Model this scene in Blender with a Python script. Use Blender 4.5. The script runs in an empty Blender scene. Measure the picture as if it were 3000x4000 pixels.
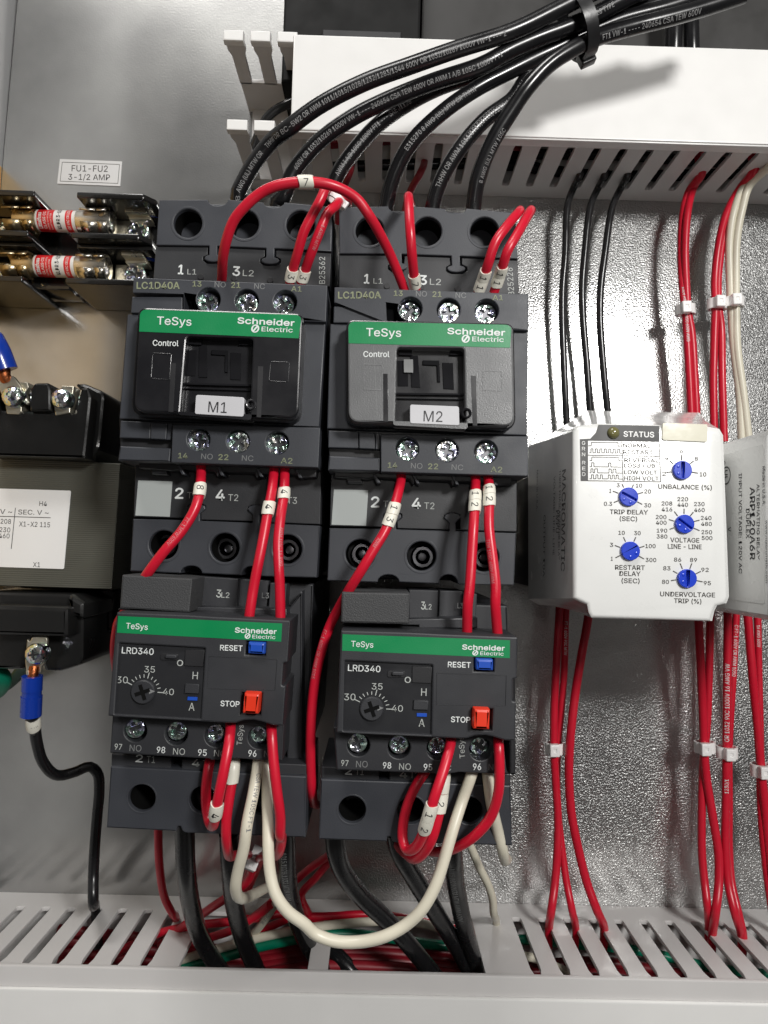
import bpy, bmesh, math, random
import numpy as np
from mathutils import Vector
random.seed(7)
S = bpy.context.scene
COL = S.collection

# ------------------------------------------------------------------ camera
# panel space in mm: x right, y up, z out of the mounting panel; world = (x, -z, y + YO) / 1000
YO = 180.0
FP = 2774.0; CX = 1500.0; CY = 2000.0; D = 320.0; VPX = 1474.0; VPY = 2150.0; SL = 0.027
_n = np.array([(VPX-CX)/FP, (VPY-CY)/FP, 1.0]); _n /= np.linalg.norm(_n)
_e = np.array([1.0, SL, 0.0]); _e[2] = -(_e@_n)/_n[2]; _e /= np.linalg.norm(_e)
_d = np.cross(_n, _e)
def ray(q):
    v = np.array([(q[0]-CX)/FP, (q[1]-CY)/FP, 1.0]); return np.array([v@_e, -(v@_d), -(v@_n)])
def P(q, z):
    r = ray(q); t = (z-D)/r[2]; return np.array([r[0]*t, r[1]*t, z])
def PX(q, x):
    r = ray(q); t = x/r[0]; return np.array([x, r[1]*t, D+r[2]*t])
def PY(q, y):
    r = ray(q); t = y/r[1]; return np.array([r[0]*t, y, D+r[2]*t])
def wd(p): return (p[0]*.001, -p[2]*.001, (p[1]+YO)*.001)

from mathutils import Matrix
def _campos():
    # camera axes expressed in panel space, then world
    def c2p(v): return np.array([v@_e, -(v@_d), -(v@_n)])
    R = c2p(np.array([1., 0, 0])); U = c2p(np.array([0, -1., 0])); B = -c2p(np.array([0, 0, 1.]))
    def w(v): return Vector((v[0], -v[2], v[1]))
    m = Matrix((w(R), w(U), w(B))).transposed().to_4x4()
    m.translation = Vector(wd((0, 0, D)))
    return m
cd = bpy.data.cameras.new('camera'); cam = bpy.data.objects.new('camera', cd); COL.objects.link(cam)
cd.sensor_fit = 'VERTICAL'; cd.sensor_height = 36.0; cd.lens = 36.0*FP/4000.0
cd.clip_start = 0.005; cd.clip_end = 20.0
cam.matrix_world = _campos()
S.camera = cam

# ------------------------------------------------------------------ light
w = bpy.data.worlds.new('World'); S.world = w; w.use_nodes = True
nt = w.node_tree; nt.nodes.clear()
wo = nt.nodes.new('ShaderNodeOutputWorld'); bg = nt.nodes.new('ShaderNodeBackground')
tc = nt.nodes.new('ShaderNodeTexCoord'); nz = nt.nodes.new('ShaderNodeTexNoise'); rp = nt.nodes.new('ShaderNodeValToRGB')
nz.inputs['Scale'].default_value = 2.2; nz.inputs['Detail'].default_value = 2.0
rp.color_ramp.elements[0].position = 0.38; rp.color_ramp.elements[0].color = (0.05, 0.048, 0.046, 1)
rp.color_ramp.elements[1].position = 0.66; rp.color_ramp.elements[1].color = (0.75, 0.73, 0.70, 1)
nt.links.new(tc.outputs['Generated'], nz.inputs['Vector']); nt.links.new(nz.outputs['Fac'], rp.inputs['Fac'])
nt.links.new(rp.outputs['Color'], bg.inputs['Color']); bg.inputs['Strength'].default_value = 0.24
nt.links.new(bg.outputs[0], wo.inputs['Surface'])

def area(name, pos, target, size, power, col=(1, 1, 1), sy=None):
    l = bpy.data.lights.new(name, 'AREA'); l.energy = power; l.color = col; l.size = size*.001
    if sy: l.shape = 'RECTANGLE'; l.size_y = sy*.001
    o = bpy.data.objects.new(name, l); COL.objects.link(o)
    a = Vector(wd(pos)); b = Vector(wd(target)); o.location = a
    o.rotation_euler = (b-a).to_track_quat('-Z', 'Y').to_euler(); return o
area('lamp_key', (300, 262, 720), (20, 0, 60), 115, 4.3, (1, .985, .96), 100)
area('lamp_ceiling', (-260, 1150, 700), (0, 0, 40), 500, 7.6, (1, .98, .95), 200)
area('lamp_phone_flash', (14, 26, 322), (20, -20, 0), 9, 0.03, (1, .97, .93))
S.view_settings.view_transform = 'Standard'; S.view_settings.look = 'None'
S.view_settings.exposure = 0.1; S.view_settings.gamma = 1.0; S.view_settings.use_curve_mapping = False

# ------------------------------------------------------------------ materials
MATS = {}
def mat(name, col, rough=.5, metal=0., bump=0., bscale=800., var=0.06, vscale=90., rvar=.08, spec=None, coat=0., trans=0., emit=None, aniso=0.):
    m = bpy.data.materials.new(name); m.use_nodes = True; MATS[name] = m
    n = m.node_tree.nodes; l = m.node_tree.links; b = n['Principled BSDF']
    b.inputs['Roughness'].default_value = rough; b.inputs['Metallic'].default_value = metal
    if spec is not None: b.inputs['Specular IOR Level'].default_value = spec
    if coat: b.inputs['Coat Weight'].default_value = coat; b.inputs['Coat Roughness'].default_value = .08
    if trans: b.inputs['Transmission Weight'].default_value = trans
    t = n.new('ShaderNodeTexCoord'); k = n.new('ShaderNodeTexNoise')
    k.inputs['Scale'].default_value = vscale; k.inputs['Detail'].default_value = 4
    l.new(t.outputs['Object'], k.inputs['Vector'])
    mx = n.new('ShaderNodeMix'); mx.data_type = 'RGBA'
    mx.inputs[6].default_value = (*[c*(1-var) for c in col], 1); mx.inputs[7].default_value = (*[min(1, c*(1+var)) for c in col], 1)
    l.new(k.outputs['Fac'], mx.inputs[0]); l.new(mx.outputs[2], b.inputs['Base Color'])
    if rvar:
        mr = n.new('ShaderNodeMapRange'); mr.inputs[1].default_value = .3; mr.inputs[2].default_value = .7
        mr.inputs[3].default_value = max(.02, rough-rvar); mr.inputs[4].default_value = min(1, rough+rvar)
        l.new(k.outputs['Fac'], mr.inputs[0]); l.new(mr.outputs[0], b.inputs['Roughness'])
    if bump:
        g = n.new('ShaderNodeTexNoise'); g.inputs['Scale'].default_value = bscale; g.inputs['Detail'].default_value = 3
        l.new(t.outputs['Object'], g.inputs['Vector'])
        bp = n.new('ShaderNodeBump'); bp.inputs['Strength'].default_value = bump; bp.inputs['Distance'].default_value = .0003
        l.new(g.outputs['Fac'], bp.inputs['Height']); l.new(bp.outputs[0], b.inputs['Normal'])
    return m
mat('case', (.036, .039, .047), .48, bump=.12, bscale=3500)
mat('case_insert', (.022, .023, .026), .5, bump=.15, bscale=3500)
mat('case_dark', (.012, .012, .014), .5, bump=.08, bscale=2500)
mat('overload_case', (.026, .027, .031), .5, bump=.12, bscale=3500)
mat('cap', (.04, .041, .043), .62, bump=.5, bscale=2600)
mat('cover_gloss', (.011, .011, .013), .3, bump=.03, bscale=2500, coat=.3)
mat('cover_film', (.125, .127, .13), .36, bump=.25, bscale=2600, coat=.2)  # same dark cover as M1, lamp glare put into a lighter grey
mat('black_void', (.004, .004, .004), .8, spec=.1)  # shade inside holes, gaps and recesses put into a near-black colour
mat('window', (.006, .006, .008), .09, bump=.03, bscale=900)
mat('window_works', (.007, .007, .0085), .7, spec=.1)
mat('window_smoke', (.021, .0215, .024), .3, bump=.05, bscale=900)
mat('green_band', (.0, .21, .065), .42, bump=.1, bscale=2600)
mat('print_white', (.70, .73, .72), .5)
mat('print_grey', (.42, .44, .42), .55)
mat('print_olive', (.23, .25, .15), .55)
mat('print_dark', (.05, .045, .04), .55)
mat('print_faint', (.20, .205, .205), .55)
mat('print_cable', (.27, .27, .27), .5)
mat('print_rose', (.62, .20, .22), .5)
mat('print_side', (.06, .06, .06), .55)
mat('print_black', (.015, .015, .018), .5)
mat('blue_button', (.012, .07, .42), .35)
mat('blue_knob', (.01, .045, .52), .28, bump=.05)
mat('stop_red', (.70, .036, .012), .38)
mat('blue_sleeve', (.006, .035, .30), .22, bump=.3, bscale=250, coat=.4)
mat('zinc', (.80, .82, .84), .2, 1.0, bump=.5, bscale=900)
def iridescent():
    n = MATS['zinc'].node_tree.nodes; l = MATS['zinc'].node_tree.links; b = n['Principled BSDF']
    t = n.new('ShaderNodeTexCoord'); k = n.new('ShaderNodeTexVoronoi'); k.inputs['Scale'].default_value = 850; l.new(t.outputs['Object'], k.inputs['Vector'])
    sp = n.new('ShaderNodeSeparateColor'); l.new(k.outputs['Color'], sp.inputs[0]); r = n.new('ShaderNodeValToRGB')
    for i, (p, c) in enumerate(((0, (.9, .92, .9)), (.3, (.55, .85, .72)), (.5, (.95, .95, .92)), (.75, (.6, .62, .95)), (1, (.95, .9, .75)))):
        e = r.color_ramp.elements[i] if i < 2 else r.color_ramp.elements.new(p); e.position = p; e.color = (*c, 1)
    l.new(sp.outputs[0], r.inputs['Fac']); l.new(r.outputs['Color'], b.inputs['Base Color'])
    bp = n.new('ShaderNodeBump'); bp.inputs['Strength'].default_value = .55; bp.inputs['Distance'].default_value = .0004
    l.new(k.outputs['Distance'], bp.inputs['Height']); l.new(bp.outputs[0], b.inputs['Normal'])
iridescent()
mat('zinc_dark', (.16, .16, .17), .35, 1.0)
mat('nickel', (.78, .74, .66), .26, 1.0, bump=.12, bscale=300)
mat('brassy', (.66, .54, .34), .32, 1.0)
mat('tin_plate', (.70, .66, .54), .3, .9)
mat('copper', (.42, .13, .05), .4, 1.0, bump=.6, bscale=1500)
mat('red_wire', (.56, .008, .028), .34, bump=.03, bscale=900, var=.05)
mat('dark_red_wire', (.22, .008, .016), .4)  # maroon duct-floor wires; also plain red with shade put into the colour
mat('white_wire', (.68, .64, .52), .36, bump=.03)
mat('green_wire', (.0, .17, .095), .34)
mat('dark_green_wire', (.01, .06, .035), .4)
mat('black_wire', (.008, .008, .009), .27, bump=.04, bscale=500)
mat('thin_black_wire', (.018, .018, .019), .22)
mat('marker', (.74, .72, .63), .42, bump=.1, bscale=600)
mat('nylon', (.84, .82, .81), .3, bump=.05)
mat('black_nylon', (.012, .012, .013), .38, bump=.1)
mat('duct', (.60, .585, .575), .42, bump=.05, bscale=1800, var=.03)
mat('duct_cover', (.76, .755, .74), .38, bump=.05, bscale=1200, var=.025)
mat('relay_white', (.73, .735, .72), .3, bump=.05, bscale=700, var=.02, coat=.15)
mat('relay_side', (.74, .74, .73), .2, bump=.08, bscale=250, var=.12, vscale=40, coat=.4)
mat('clear_sticker', (.74, .72, .60), .12, bump=.5, bscale=160, coat=.6)
mat('lamp_olive', (.16, .15, .06), .15, coat=.5)
mat('phenolic', (.011, .011, .011), .2, bump=.15, bscale=350, coat=.25)
mat('coil', (.010, .010, .010), .3, bump=.2, bscale=300)
mat('paper_white', (.74, .74, .735), .5, var=.02)
mat('label_silver', (.52, .52, .54), .4, bump=.06, var=.03)
mat('label_white', (.66, .66, .66), .5, var=.02)
mat('fuse_red', (.62, .016, .02), .35)
mat('fuse_white', (.72, .71, .69), .35)
mat('enclosure_white', (.66, .66, .66), .5, var=.03)
mat('orange_paint', (.95, .62, .24), .5)
mat('device_black', (.006, .006, .006), .6, spec=.2)
mat('grey_steel', (.03, .029, .028), .45, .0)
mat('qr_sticker', (.40, .43, .42), .45, var=.02)
# laminated transformer core: fine horizontal lines across the stack
def lam():
    m = mat('laminations', (.11, .11, .092), .42, .35, var=.2, vscale=25)
    n = m.node_tree.nodes; l = m.node_tree.links; b = n['Principled BSDF']
    t = n.new('ShaderNodeTexCoord'); wv = n.new('ShaderNodeTexWave'); wv.bands_direction = 'Z'
    wv.inputs['Scale'].default_value = 420; wv.inputs['Distortion'].default_value = .8; wv.inputs['Detail'].default_value = 1
    l.new(t.outputs['Object'], wv.inputs['Vector']); bp = n.new('ShaderNodeBump'); bp.inputs['Strength'].default_value = .3
    bp.inputs['Distance'].default_value = .0002; l.new(wv.outputs['Fac'], bp.inputs['Height']); l.new(bp.outputs[0], b.inputs['Normal'])
lam()
# galvanised mounting panel: spangled and grainy on its right, rolled smooth on its left
def panel_mat():
    m = bpy.data.materials.new('galvanised'); MATS['galvanised'] = m; m.use_nodes = True
    n = m.node_tree.nodes; l = m.node_tree.links; b = n['Principled BSDF']
    b.inputs['Metallic'].default_value = 1.0
    t = n.new('ShaderNodeTexCoord'); sp = n.new('ShaderNodeSeparateXYZ'); l.new(t.outputs['Object'], sp.inputs[0])
    big = n.new('ShaderNodeTexNoise'); big.inputs['Scale'].default_value = 14; big.inputs['Detail'].default_value = 5; l.new(t.outputs['Object'], big.inputs['Vector'])
    cr = n.new('ShaderNodeValToRGB'); cr.color_ramp.elements[0].color = (.36, .36, .36, 1); cr.color_ramp.elements[1].color = (.66, .66, .645, 1)
    cr.color_ramp.elements[0].position = .3; cr.color_ramp.elements[1].position = .7
    l.new(big.outputs['Fac'], cr.inputs['Fac']); l.new(cr.outputs[0], b.inputs['Base Color'])
    rg = n.new('ShaderNodeMapRange'); rg.inputs[1].default_value = .3; rg.inputs[2].default_value = .7; rg.inputs[3].default_value = .12; rg.inputs[4].default_value = .2
    l.new(big.outputs['Fac'], rg.inputs[0]); l.new(rg.outputs[0], b.inputs['Roughness'])
    f = n.new('ShaderNodeTexNoise'); f.inputs['Scale'].default_value = 1250; f.inputs['Detail'].default_value = 1.5; l.new(t.outputs['Object'], f.inputs['Vector'])
    def grain(lo, hi, sh):
        st = n.new('ShaderNodeMapRange'); st.inputs[1].default_value = -.05; st.inputs[2].default_value = .06; st.inputs[3].default_value = lo; st.inputs[4].default_value = hi
        l.new(sp.outputs['X'], st.inputs[0])
        bp = n.new('ShaderNodeBump'); bp.inputs['Distance'].default_value = .0008; l.new(f.outputs['Fac'], bp.inputs['Height']); l.new(st.outputs[0], bp.inputs['Strength'])
        l.new(bp.outputs[0], sh.inputs['Normal'])
    grain(.02, .10, b)
    # broad, grainy zinc lobe under the clear mirror one
    c = n.new('ShaderNodeBsdfPrincipled'); c.inputs['Metallic'].default_value = .88; c.inputs['Roughness'].default_value = .31; l.new(cr.outputs[0], c.inputs['Base Color']); grain(.05, .95, c)
    mx = n.new('ShaderNodeMixShader'); mx.inputs[0].default_value = .56; l.new(b.outputs[0], mx.inputs[1]); l.new(c.outputs[0], mx.inputs[2])
    l.new(mx.outputs[0], n['Material Output'].inputs['Surface'])
panel_mat()

# ------------------------------------------------------------------ mesh helpers
def zoom(x0, y0, sc): return lambda x, y: (x/sc+x0, y/sc+y0)
Z = dict(A=zoom(450, 750, 1.9518), B=zoom(450, 1300, 1.9518), C=zoom(1250, 750, 1.9518), E=zoom(1250, 1650, 1.9518), F=zoom(350, 2200, 1.8433),
         G=zoom(1200, 2200, 1.8433), H=zoom(2000, 1500, 1.659), I=zoom(0, 1300, 2.212), J=zoom(0, 2200, 1.4743), K=zoom(2000, 2400, 1.382),
         L=zoom(500, 3000, 1.106), M=zoom(2000, 700, 1.659), N=zoom(0, 700, 2.765), O=zoom(0, 2200, 2.764), p=zoom(600, 3100, 2.37),
         Q=zoom(1200, 3100, 1.8433), R=zoom(750, 100, 2.765), S=zoom(1100, 0, .8732), T=zoom(0, 0, 1.659), U=zoom(1000, 0, 1.659),
         W=zoom(2000, 0, 1.659), X=zoom(2600, 1600, 2.2125), Y=zoom(1000, 600, 3.318), V=zoom(2050, 1560, 2.0738), a=zoom(2550, 1500, 3.687),
         b=zoom(1000, 2200, 2.0109), d=zoom(0, 0, .553))
def px(k, *xy): return [Z[k](x, y) for x, y in xy]
def pxs(spec):
    """'A 12,30 40,50 B 1,2' -> source pixels"""
    out = []; k = None
    for tok in spec.split():
        if ',' in tok: x, y = tok.split(','); out.append(Z[k](float(x), float(y)))
        else: k = tok
    return out
def mm(q, z): return [P(c, z)[:2] for c in q]
def circ(c, r, n=32, ry=None, a0=0):
    ry = ry or r
    return [(c[0]+r*math.cos(a0+2*math.pi*i/n), c[1]+ry*math.sin(a0+2*math.pi*i/n)) for i in range(n)]
def rr(poly, r, n=4):
    out = []; N = len(poly); rs = r if isinstance(r, (list, tuple)) else [r]*N
    for i in range(N):
        p0, p1, p2 = (np.array(poly[(i+k) % N], float) for k in (-1, 0, 1))
        rad = rs[i]
        if rad <= 0: out.append(tuple(p1)); continue
        u = p0-p1; v = p2-p1; lu, lv = np.linalg.norm(u), np.linalg.norm(v); t = min(rad, lu*.48, lv*.48)
        a = p1+u/lu*t; b = p1+v/lv*t
        for k in range(n+1):
            s = k/n; out.append(tuple((1-s)**2*a+2*s*(1-s)*p1+s*s*b))
    return out
class MB:
    def __init__(s): s.v = []; s.f = []; s.m = []; s.mats = []; s.n = 0
    def add(s, v, f, m):
        v = np.asarray(v, float).reshape(-1, 3)
        if m not in s.mats: s.mats.append(m)
        i = s.mats.index(m); s.v.append(v); s.f += [tuple(int(a)+s.n for a in x) for x in f]; s.m += [i]*len(f); s.n += len(v)
    def build(s, name, parent=None, loc=None, smooth=38):
        v = np.concatenate(s.v) if s.v else np.zeros((0, 3))
        if parent is not None: o0 = np.array(PLOC[parent.name])
        elif loc is not None: o0 = np.array(loc, float)
        else:
            o0 = (v.min(0)+v.max(0))/2; o0[2] = v[:, 2].min()
        lv = (v-o0)*.001; lv = np.stack([lv[:, 0], -lv[:, 2], lv[:, 1]], 1)
        me = bpy.data.meshes.new(name); me.from_pydata(lv.tolist(), [], s.f); me.update()
        for k in s.mats: me.materials.append(MATS[k])
        me.polygons.foreach_set('material_index', s.m)
        bm = bmesh.new(); bm.from_mesh(me)
        bmesh.ops.recalc_face_normals(bm, faces=bm.faces); bm.to_mesh(me); bm.free()
        me.shade_smooth(); me.set_sharp_from_angle(angle=math.radians(smooth))
        o = bpy.data.objects.new(name, me); COL.objects.link(o)
        if parent is not None: o.parent = parent; PLOC[o.name] = PLOC[parent.name]
        else: o.location = wd(o0); PLOC[o.name] = tuple(o0)
        return o
PLOC = {}
def tag(o, label, cat, group=None):
    o['label'] = label; o['category'] = cat
    if group: o['group'] = group
    return o
def thing(name, label, cat, loc, group=None):
    o = bpy.data.objects.new(name, None); COL.objects.link(o); o.empty_display_size = .01; o.location = wd(loc); PLOC[o.name] = tuple(loc)
    return tag(o, label, cat, group)
def struct(o): o['kind'] = 'structure'; return o
DG = None
def curve_mesh(cu):
    o = bpy.data.objects.new('tmp', cu); COL.objects.link(o)
    dg = bpy.context.evaluated_depsgraph_get(); dg.update()
    me = bpy.data.meshes.new_from_object(o.evaluated_get(dg))
    v = np.zeros(len(me.vertices)*3); me.vertices.foreach_get('co', v); v = v.reshape(-1, 3)
    f = [tuple(p.vertices) for p in me.polygons]
    bpy.data.objects.remove(o); bpy.data.meshes.remove(me); bpy.data.curves.remove(cu)
    return v, f
def slab_vf(polys, zt, zb, bev=.25, res=1):
    cu = bpy.data.curves.new('tmp', 'CURVE'); cu.dimensions = '2D'; cu.fill_mode = 'BOTH'
    h = (zt-zb)/2; bev = min(bev, h*.9)
    cu.extrude = h-bev; cu.bevel_depth = bev; cu.bevel_resolution = res; cu.offset = -bev
    for p in polys:
        s = cu.splines.new('POLY'); s.points.add(len(p)-1); s.use_cyclic_u = True
        for i, c in enumerate(p): s.points[i].co = (c[0], c[1], 0, 1)
    v, f = curve_mesh(cu); v[:, 2] += (zt+zb)/2
    return v, f
def slab_mm(mb, polys, zt, zb, m, bev=.25, xf=None, res=1):
    v, f = slab_vf(polys, zt, zb, bev, res)
    if xf: v = np.array([xf(c) for c in v])
    mb.add(v, f, m)
def slab(mb, polys, zt, zb, m, bev=.25):
    if isinstance(polys[0][0], (int, float, np.floating)): polys = [polys]
    slab_mm(mb, [mm(p, zt) for p in polys], zt, zb, m, bev)
def box(mb, x0, x1, y0, y1, z0, z1, m, bev=.3, r=0):
    p = [(x0, y0), (x1, y0), (x1, y1), (x0, y1)]
    slab_mm(mb, [rr(p, r) if r else p], z1, z0, m, bev)
GL = {}
FONT = None
try:  # the sans face that ships with Blender itself; the built-in face is used when it is absent
    FONT = bpy.data.fonts.load(bpy.utils.system_resource('DATAFILES', path='fonts')+'/Inter.woff2')
except Exception:
    FONT = None
def glyphs(s, bold=0.0, cuts=False):
    k = (s, bold, cuts)
    if k in GL: return GL[k]
    cu = bpy.data.curves.new('tmp', 'FONT'); cu.body = s; cu.size = 1.0; cu.resolution_u = 3; cu.offset = bold
    if FONT: cu.font = FONT
    v, f = curve_mesh(cu)
    if cuts:
        bm = bmesh.new(); vs = [bm.verts.new(c) for c in v]
        for q in f:
            try: bm.faces.new([vs[i] for i in q])
            except ValueError: pass
        for y in (.08, .2, .33, .46, .6): bmesh.ops.bisect_plane(bm, geom=bm.verts[:]+bm.edges[:]+bm.faces[:], plane_co=(0, y, 0), plane_no=(0, 1, 0))
        bm.verts.index_update(); v = np.array([c.co[:] for c in bm.verts]); f = [tuple(c.index for c in q.verts) for q in bm.faces]; bm.free()
    GL[k] = (v, f); return GL[k]
CAP = glyphs('H')[0][:, 1].max()
def txt(mb, s, p0, p1, h, z, m, bold=0.006, dz=.07):
    """text whose baseline runs from pixel p0 to pixel p1 with cap height h (px), lying at height z"""
    v, f = glyphs(s, 0.0 if bold > .009 else bold*.5)
    if not len(f): return
    x0, x1 = v[:, 0].min(), v[:, 0].max()
    a = P(p0, z)[:2]; b = P(p1, z)[:2]; u = b-a; L = np.linalg.norm(u); u /= L; n = np.array([-u[1], u[0]])
    hm = h*(D-z)/FP
    q = a+np.outer((v[:, 0]-x0)/(x1-x0)*L, u)+np.outer(v[:, 1]/CAP*hm, n)
    if bold > .009:
        for k, (du, dn) in enumerate(((-1, 0), (1, 0), (0, 1), (0, -1))):
            mb.add(np.c_[q+bold*1.3*hm*(du*u+dn*n), np.full(len(q), z+dz+.004*(k+1))], f, m)
    mb.add(np.c_[q, np.full(len(q), z+dz)], f, m)
def txt3(mb, s, o, u, n, L, h, m, bold=.006):
    v, f = glyphs(s, bold); x0, x1 = v[:, 0].min(), v[:, 0].max()
    o, u, n = map(lambda k: np.array(k, float), (o, u, n))
    mb.add(o+np.outer((v[:, 0]-x0)/(x1-x0)*L, u)+np.outer(v[:, 1]/CAP*h, n), f, m)
def line(mb, q0, q1, wpx, z, m, dz=.07):
    a = P(q0, z)[:2]; b = P(q1, z)[:2]; u = (b-a)/np.linalg.norm(b-a); n = np.array([-u[1], u[0]])*wpx*(D-z)/FP/2
    mb.add([[*(c), z+dz] for c in (a-n, b-n, b+n, a+n)], [(0, 1, 2, 3)], m)
def flat(mb, poly, z, m, dz=.07):
    v, f = slab_vf([mm(poly, z)], .02, 0, .0); v[:, 2] += z+dz-.02; mb.add(v, f, m)
def lathe(mb, c, prof, m, n=28, ax=None):
    """profile (r, h) around axis; ax=(origin, axis, u, v) vectors or None for +z at c=(x,y)"""
    v = []; f = []
    if ax is None: o, a, u, w_ = np.array([c[0], c[1], 0.]), np.array([0, 0, 1.]), np.array([1., 0, 0]), np.array([0, 1., 0])
    else: o, a, u, w_ = [np.array(k, float) for k in ax]
    for r, h in prof:
        for i in range(n):
            t = 2*math.pi*i/n; v.append(o+a*h+(u*math.cos(t)+w_*math.sin(t))*r)
    for k in range(len(prof)-1):
        for i in range(n): j = (i+1) % n; f.append((k*n+i, k*n+j, (k+1)*n+j, (k+1)*n+i))
    f.append(tuple(range(n))[::-1]); f.append(tuple((len(prof)-1)*n+i for i in range(n)))
    mb.add(v, f, m)
def cross(c, r, wd_, rot):
    p = [(-wd_, -r), (wd_, -r), (wd_, -wd_), (r, -wd_), (r, wd_), (wd_, wd_), (wd_, r), (-wd_, r), (-wd_, wd_), (-r, wd_), (-r, -wd_), (-wd_, -wd_)]
    a, b = math.cos(rot), math.sin(rot); return [(c[0]+x*a-y*b, c[1]+x*b+y*a) for x, y in p]
def screw(name, parent, q, rpx, z, rot=.3, kind='cross', depth=2.0, m='zinc', dome=False):
    c = P(q, z)[:2]; r = rpx*(D-z)/FP; mb = MB()
    if dome:
        lathe(mb, c, [(r, z-depth), (r, z-.9), (r*.95, z-.3), (r*.8, z+.35), (r*.55, z+.75), (r*.2, z+.95)], m)
        cz = z+1.0
        if kind == 'cross': slab_mm(mb, [cross(c, r*.5, r*.1, rot)], cz, z+.2, 'zinc_dark', .05)
    elif kind == 'cross':
        slab_mm(mb, [circ(c, r, 28), cross(c, r*.62, r*.15, rot)], z, z-depth*.45, m, .22*r/1.5)
        slab_mm(mb, [circ(c, r*.96, 24)], z-depth*.44, z-depth, 'zinc_dark', .05)
        for k in range(4):
            t = rot+math.pi/4+k*math.pi/2; e = c+r*.5*np.array([math.cos(t), math.sin(t)])
            slab_mm(mb, [cross(e, r*.2, r*.05, t)], z+.06, z-.3, m, .04)
    else:
        slab_mm(mb, [circ(c, r, 28), circ(c, r*.5, 6)], z, z-depth*.6, m, .3)
        slab_mm(mb, [circ(c, r*.9, 20)], z-depth*.59, z-depth, 'zinc_dark', .05)
    return mb.build(name, parent)

# ---- sweeps
def crom(pts, step):
    p = np.array(pts, float)
    p = np.vstack([2*p[0]-p[1], p, 2*p[-1]-p[-2]]); out = []
    for i in range(1, len(p)-2):
        p0, p1, p2, p3 = p[i-1:i+3]
        t0 = 0; t1 = max(1e-6, np.linalg.norm(p1-p0))**.5; t2 = t1+max(1e-6, np.linalg.norm(p2-p1))**.5; t3 = t2+max(1e-6, np.linalg.norm(p3-p2))**.5
        for t in np.linspace(t1, t2, 14, endpoint=False):
            a1 = (t1-t)/(t1-t0)*p0+(t-t0)/(t1-t0)*p1; a2 = (t2-t)/(t2-t1)*p1+(t-t1)/(t2-t1)*p2; a3 = (t3-t)/(t3-t2)*p2+(t-t2)/(t3-t2)*p3
            b1 = (t2-t)/(t2-t0)*a1+(t-t0)/(t2-t0)*a2; b2 = (t3-t)/(t3-t1)*a2+(t-t1)/(t3-t1)*a3
            out.append((t2-t)/(t2-t1)*b1+(t-t1)/(t2-t1)*b2)
    out.append(p[-2]); out = np.array(out)
    for _ in range(2): out[1:-1] = .25*out[:-2]+.5*out[1:-1]+.25*out[2:]
    s = np.r_[0, np.cumsum(np.linalg.norm(np.diff(out, axis=0), axis=1))]
    n = max(4, int(s[-1]/step)); t = np.linspace(0, s[-1], n)
    return np.stack([np.interp(t, s, out[:, k]) for k in range(3)], 1), t
class Path:
    def __init__(s, pts, step=1.2):
        s.c, s.t = crom(pts, step); s.L = s.t[-1]
        g = np.gradient(s.c, axis=0); s.T = g/np.linalg.norm(g, axis=1)[:, None]
        q = np.array([0, 0, D])-s.c; q -= (q*s.T).sum(1)[:, None]*s.T; s.N = q/np.linalg.norm(q, axis=1)[:, None]
        s.U = np.cross(s.N, s.T)
    def at(s, t):
        t = np.atleast_1d(t); f = lambda a: np.stack([np.interp(t, s.t, a[:, k]) for k in range(3)], -1)
        nn = lambda a: a/np.linalg.norm(a, axis=-1, keepdims=True)
        e = f(s.c)+nn(f(s.T))*(np.minimum(0, t)+np.maximum(0, t-s.L))[:, None]
        return e, nn(f(s.N)), nn(f(s.U))
    def near(s, q):
        """arc position whose image is closest to pixel q"""
        r = ray(q); r = r/np.linalg.norm(r); v = s.c-np.array([0, 0, D]); v = v/np.linalg.norm(v, axis=1)[:, None]
        return s.t[np.argmax(v@r)]
def tube(mb, path, r, m, n=14):
    v = []; f = []; k = len(path.c)
    # parallel transport
    T = path.T; a = np.cross(T[0], [0.3, .5, .8]); a /= np.linalg.norm(a)
    a_ = np.linspace(0, 2*math.pi, n, endpoint=False)
    for i in range(k):
        a = a-(a@T[i])*T[i]; a /= np.linalg.norm(a); b = np.cross(T[i], a)
        v.append(path.c[i]+r*(np.outer(np.cos(a_), a)+np.outer(np.sin(a_), b)))
    v = np.concatenate(v)
    for i in range(k-1):
        for j in range(n): q = (j+1) % n; f.append((i*n+j, i*n+q, (i+1)*n+q, (i+1)*n+j))
    f.append(tuple(range(n))[::-1]); f.append(tuple((k-1)*n+j for j in range(n)))
    mb.add(v, f, m)
def print_on(mb, path, s, t0, h, r, m, theta=0., L=None, bold=.004, up=1):
    v, f = glyphs(s, bold, True)
    if not len(f): return
    sc = h/CAP; x0 = v[:, 0].min(); sx = sc*.82 if L is None else L/(v[:, 0].max()-x0)
    u = t0+(v[:, 0]-x0)*sx*up; ang = theta+(v[:, 1]-CAP/2)*sc/r*up
    c, N, U = path.at(u)
    mb.add(c+(r+.07)*(np.cos(ang)[:, None]*N+np.sin(ang)[:, None]*U), f, m)
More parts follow.
